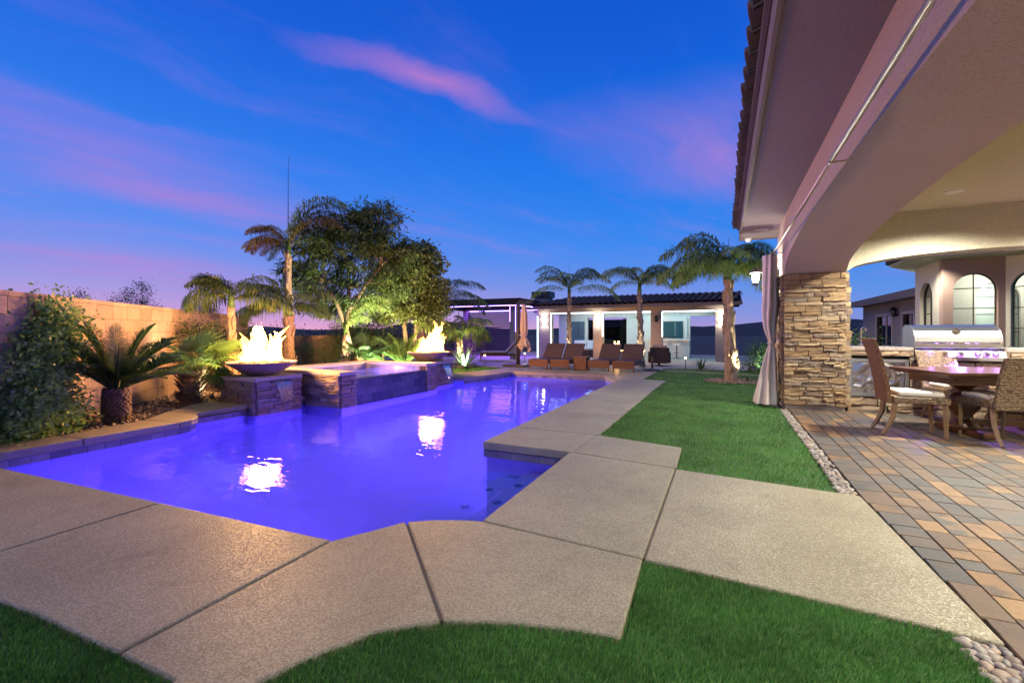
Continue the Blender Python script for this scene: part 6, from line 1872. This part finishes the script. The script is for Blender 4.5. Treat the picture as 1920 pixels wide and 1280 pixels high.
# far roof over the wall
t = thing('far_house', 'dark low roof of a neighbouring house beyond the lower wall', 'house', (-17.5, 24.5, -.6))
MB().box(-21.0, -14.5, 23.0, 27.0, -.8, 1.05).obj('wall', M['stucco_brown_and_shaded'], t)
MB().add([(-21.6, 22.4, 1.0), (-13.9, 22.4, 1.0), (-13.9, 27.6, 1.0), (-21.6, 27.6, 1.0), (-19.6, 25.0, 1.85), (-15.9, 25.0, 1.85)], [(0, 1, 5, 4), (1, 2, 5), (2, 3, 4, 5), (3, 0, 4), (3, 2, 1, 0)]).obj('roof', M['far_roof'], t)

# ---- trees
def tree(label, base, trunks, clumps, n_leaf, size, asp, mat, seed, droop=.4, spray=40, sig=.16, limb_r=.03, flat=.55):
    t = thing('tree', label, 'tree', base, 0)
    q = MB(); rg = random.Random(seed); ng = np.random.default_rng(seed)
    forks = []
    for (pts, rad) in trunks:
        q.tube(pts, rad, 10); forks += [Vector(p) for p in pts[len(pts) // 2:]]
    limbs = MB()
    VV, FF, k0 = [], [], 0
    vol = np.array([r[0] * r[1] * r[2] for c, r in clumps]) ** .67; vol /= vol.sum()
    for (c, r), f in zip(clumps, vol):
        cV = Vector(c); s = min(forks, key=lambda p: (p - cV).length + (1.2 if p.z > cV.z else 0))
        mid = s.lerp(cV, .5) + Vector((rg.uniform(-.12, .12), rg.uniform(-.12, .12), .12))
        limbs.tube([s, mid, cV], [limb_r, limb_r * .6, limb_r * .25], 6)
        m_ = max(5, int(n_leaf * f / spray)); cc, cv = blob_points(c, r, m_, ng, .35)
        for k in range(min(7, m_)):
            p = Vector(cc[k]); limbs.tube([cV, cV.lerp(p, .5) + Vector((0, 0, .05)), p], [limb_r * .3, limb_r * .2, .003], 4)
        sp = ng.normal(0, 1, (m_, spray, 3)) * np.array([sig, sig, sig * flat]); P_ = (cc[:, None, :] + sp).reshape(-1, 3)
        V, F = leaf_cloud(P_, np.repeat(cv, spray, 0), size, asp, seed + 3, droop); VV.append(V); FF.append(F + k0); k0 += len(V)
    q.obj('trunk', M['tree_bark'], t, world=False, smooth=True)
    limbs.obj('limbs', M['tree_bark'], t, world=False, smooth=True)
    mkobj('crown', npmesh('crown', np.concatenate(VV), np.concatenate(FF)), M[mat], t)
    return t
def cl(u, w, z, rx, rz): # in the tree's own frame: u to the right as seen, w away
    return (tuple(RIGHT * u + FWD * w + Vector((0, 0, z))), (rx, rx, rz))
tree('wide feathery mesquite tree spreading above the spa', (-10.35, 10.6, -.05),
     [([(0, 0, -.1), tuple(RIGHT * -.06 + Vector((0, 0, .7))), tuple(RIGHT * -.22 + Vector((0, 0, 1.35))), tuple(RIGHT * -.10 + Vector((0, 0, 1.9))), tuple(RIGHT * -.12 + Vector((0, 0, 2.6)))], [.12, .10, .085, .07, .05]),
      ([tuple(RIGHT * -.2 + Vector((0, 0, 1.4))), tuple(RIGHT * -.55 + Vector((0, 0, 2.3))), tuple(RIGHT * -.9 + Vector((0, 0, 2.75)))], [.06, .05, .03]),
      ([tuple(RIGHT * -.1 + Vector((0, 0, 1.9))), tuple(RIGHT * .5 + Vector((0, 0, 2.8))), tuple(RIGHT * .9 + Vector((0, 0, 3.3)))], [.055, .045, .03])],
     [cl(-.1, 0, 4.55, .75, .55), cl(.65, .2, 4.85, .7, .5), cl(1.0, 0, 4.2, .6, .5), cl(-.9, .1, 4.35, .7, .55), cl(-1.6, .0, 3.6, .6, .5), cl(-.4, .3, 3.7, .8, .6), cl(.6, .1, 3.8, .8, .6), cl(1.4, .3, 3.4, .55, .5), cl(-1.2, .2, 2.9, .6, .5),
      cl(-.5, .4, 2.75, .6, .5), cl(.5, .3, 3.0, .6, .5), cl(-1.9, .2, 3.0, .45, .45), cl(1.65, .1, 3.85, .4, .35), cl(.1, .2, 2.3, .4, .35), cl(-1.5, .3, 2.35, .4, .4), cl(-.85, .5, 2.2, .5, .4), cl(.75, .5, 2.35, .5, .45), cl(-.35, .6, 1.9, .4, .3), cl(1.2, .4, 2.7, .45, .4)], 23000, .19, .17, 'tree_leaf', 81, 1.1, 60, .14)
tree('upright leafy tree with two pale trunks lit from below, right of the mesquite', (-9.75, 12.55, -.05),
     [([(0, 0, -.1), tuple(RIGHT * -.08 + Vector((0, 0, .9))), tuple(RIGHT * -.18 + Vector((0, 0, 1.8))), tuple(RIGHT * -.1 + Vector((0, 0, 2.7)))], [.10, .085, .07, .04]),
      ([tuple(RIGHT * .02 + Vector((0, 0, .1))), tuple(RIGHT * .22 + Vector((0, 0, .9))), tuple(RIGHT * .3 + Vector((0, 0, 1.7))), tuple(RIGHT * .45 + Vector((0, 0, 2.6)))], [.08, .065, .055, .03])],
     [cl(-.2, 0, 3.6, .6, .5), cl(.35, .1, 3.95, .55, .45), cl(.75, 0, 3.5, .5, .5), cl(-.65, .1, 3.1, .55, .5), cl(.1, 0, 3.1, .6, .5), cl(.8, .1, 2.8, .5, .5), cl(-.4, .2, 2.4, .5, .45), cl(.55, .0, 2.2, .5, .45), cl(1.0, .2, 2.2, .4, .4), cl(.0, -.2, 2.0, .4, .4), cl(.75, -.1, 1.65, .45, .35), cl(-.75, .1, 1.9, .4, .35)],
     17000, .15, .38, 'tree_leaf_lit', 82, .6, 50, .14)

# ---- ground spotlights
uplight('ground spotlight glaring at the foot of the bushy fan palm', (-8.10, 4.98, -.01), (-8.35, 4.75, .6), 34, (1.0, .88, .55), 95)
uplight('ground spotlight at the foot of the big shaggy palm on the lawn', (.50, 12.28, .0), (.12, 12.34, 1.9), 34, (1.0, .95, .60), 75)
uplight('ground spotlight at the trunk of the palm before the pavilion bar', (-3.12, 19.25, -.22), (-3.15, 19.55, 1.8), 26, (1.0, .97, .70), 70)
uplight('added ground spotlight at the trunk of the palm next to the loungers', (-6.9, 21.2, -.25), (-6.95, 21.6, 2.0), 22, (1.0, .95, .65), 75)  # added lamp, put in to brighten this palm's dark crown
uplight('ground spotlight hidden in the striped agave', (-7.62, 12.62, -.02), (-7.78, 13.0, .5), 14, (.85, 1.0, .85), 110)
uplight('ground spotlight under the lit cycad behind the spa', (-7.95, 9.95, -.02), (-8.2, 10.3, .7), 34, (1.0, .95, .55), 110)
uplight('ground spotlight shining up the pale twin-trunk tree', (-9.1, 11.7, -.02), (-9.6, 12.6, 2.9), 110, (1.0, .86, .42), 75)
uplight('ground spotlight shining up into the mesquite crown', (-9.5, 10.35, -.02), (-10.3, 10.7, 3.4), 190, (1.0, .92, .55), 95)
uplight('ground spotlight between the two small fan palms', (-8.72, 9.55, -.02), (-8.85, 9.85, .9), 24, (.9, 1.0, .65), 120)
uplight('ground spotlight at the slender young palm behind the spa', (-9.75, 9.55, -.02), (-9.95, 9.95, 2.0), 14, (1.0, .85, .5), 60)
uplight('ground spotlight below the low bushy palm', (-8.75, 14.2, -.02), (-8.9, 14.6, 1.4), 30, (1.0, .9, .5), 90)
uplight('ground spotlight behind the white-blossomed shrub', (1.05, 15.75, -.10), (1.15, 16.2, .6), 8, (.9, 1.0, .7), 110)
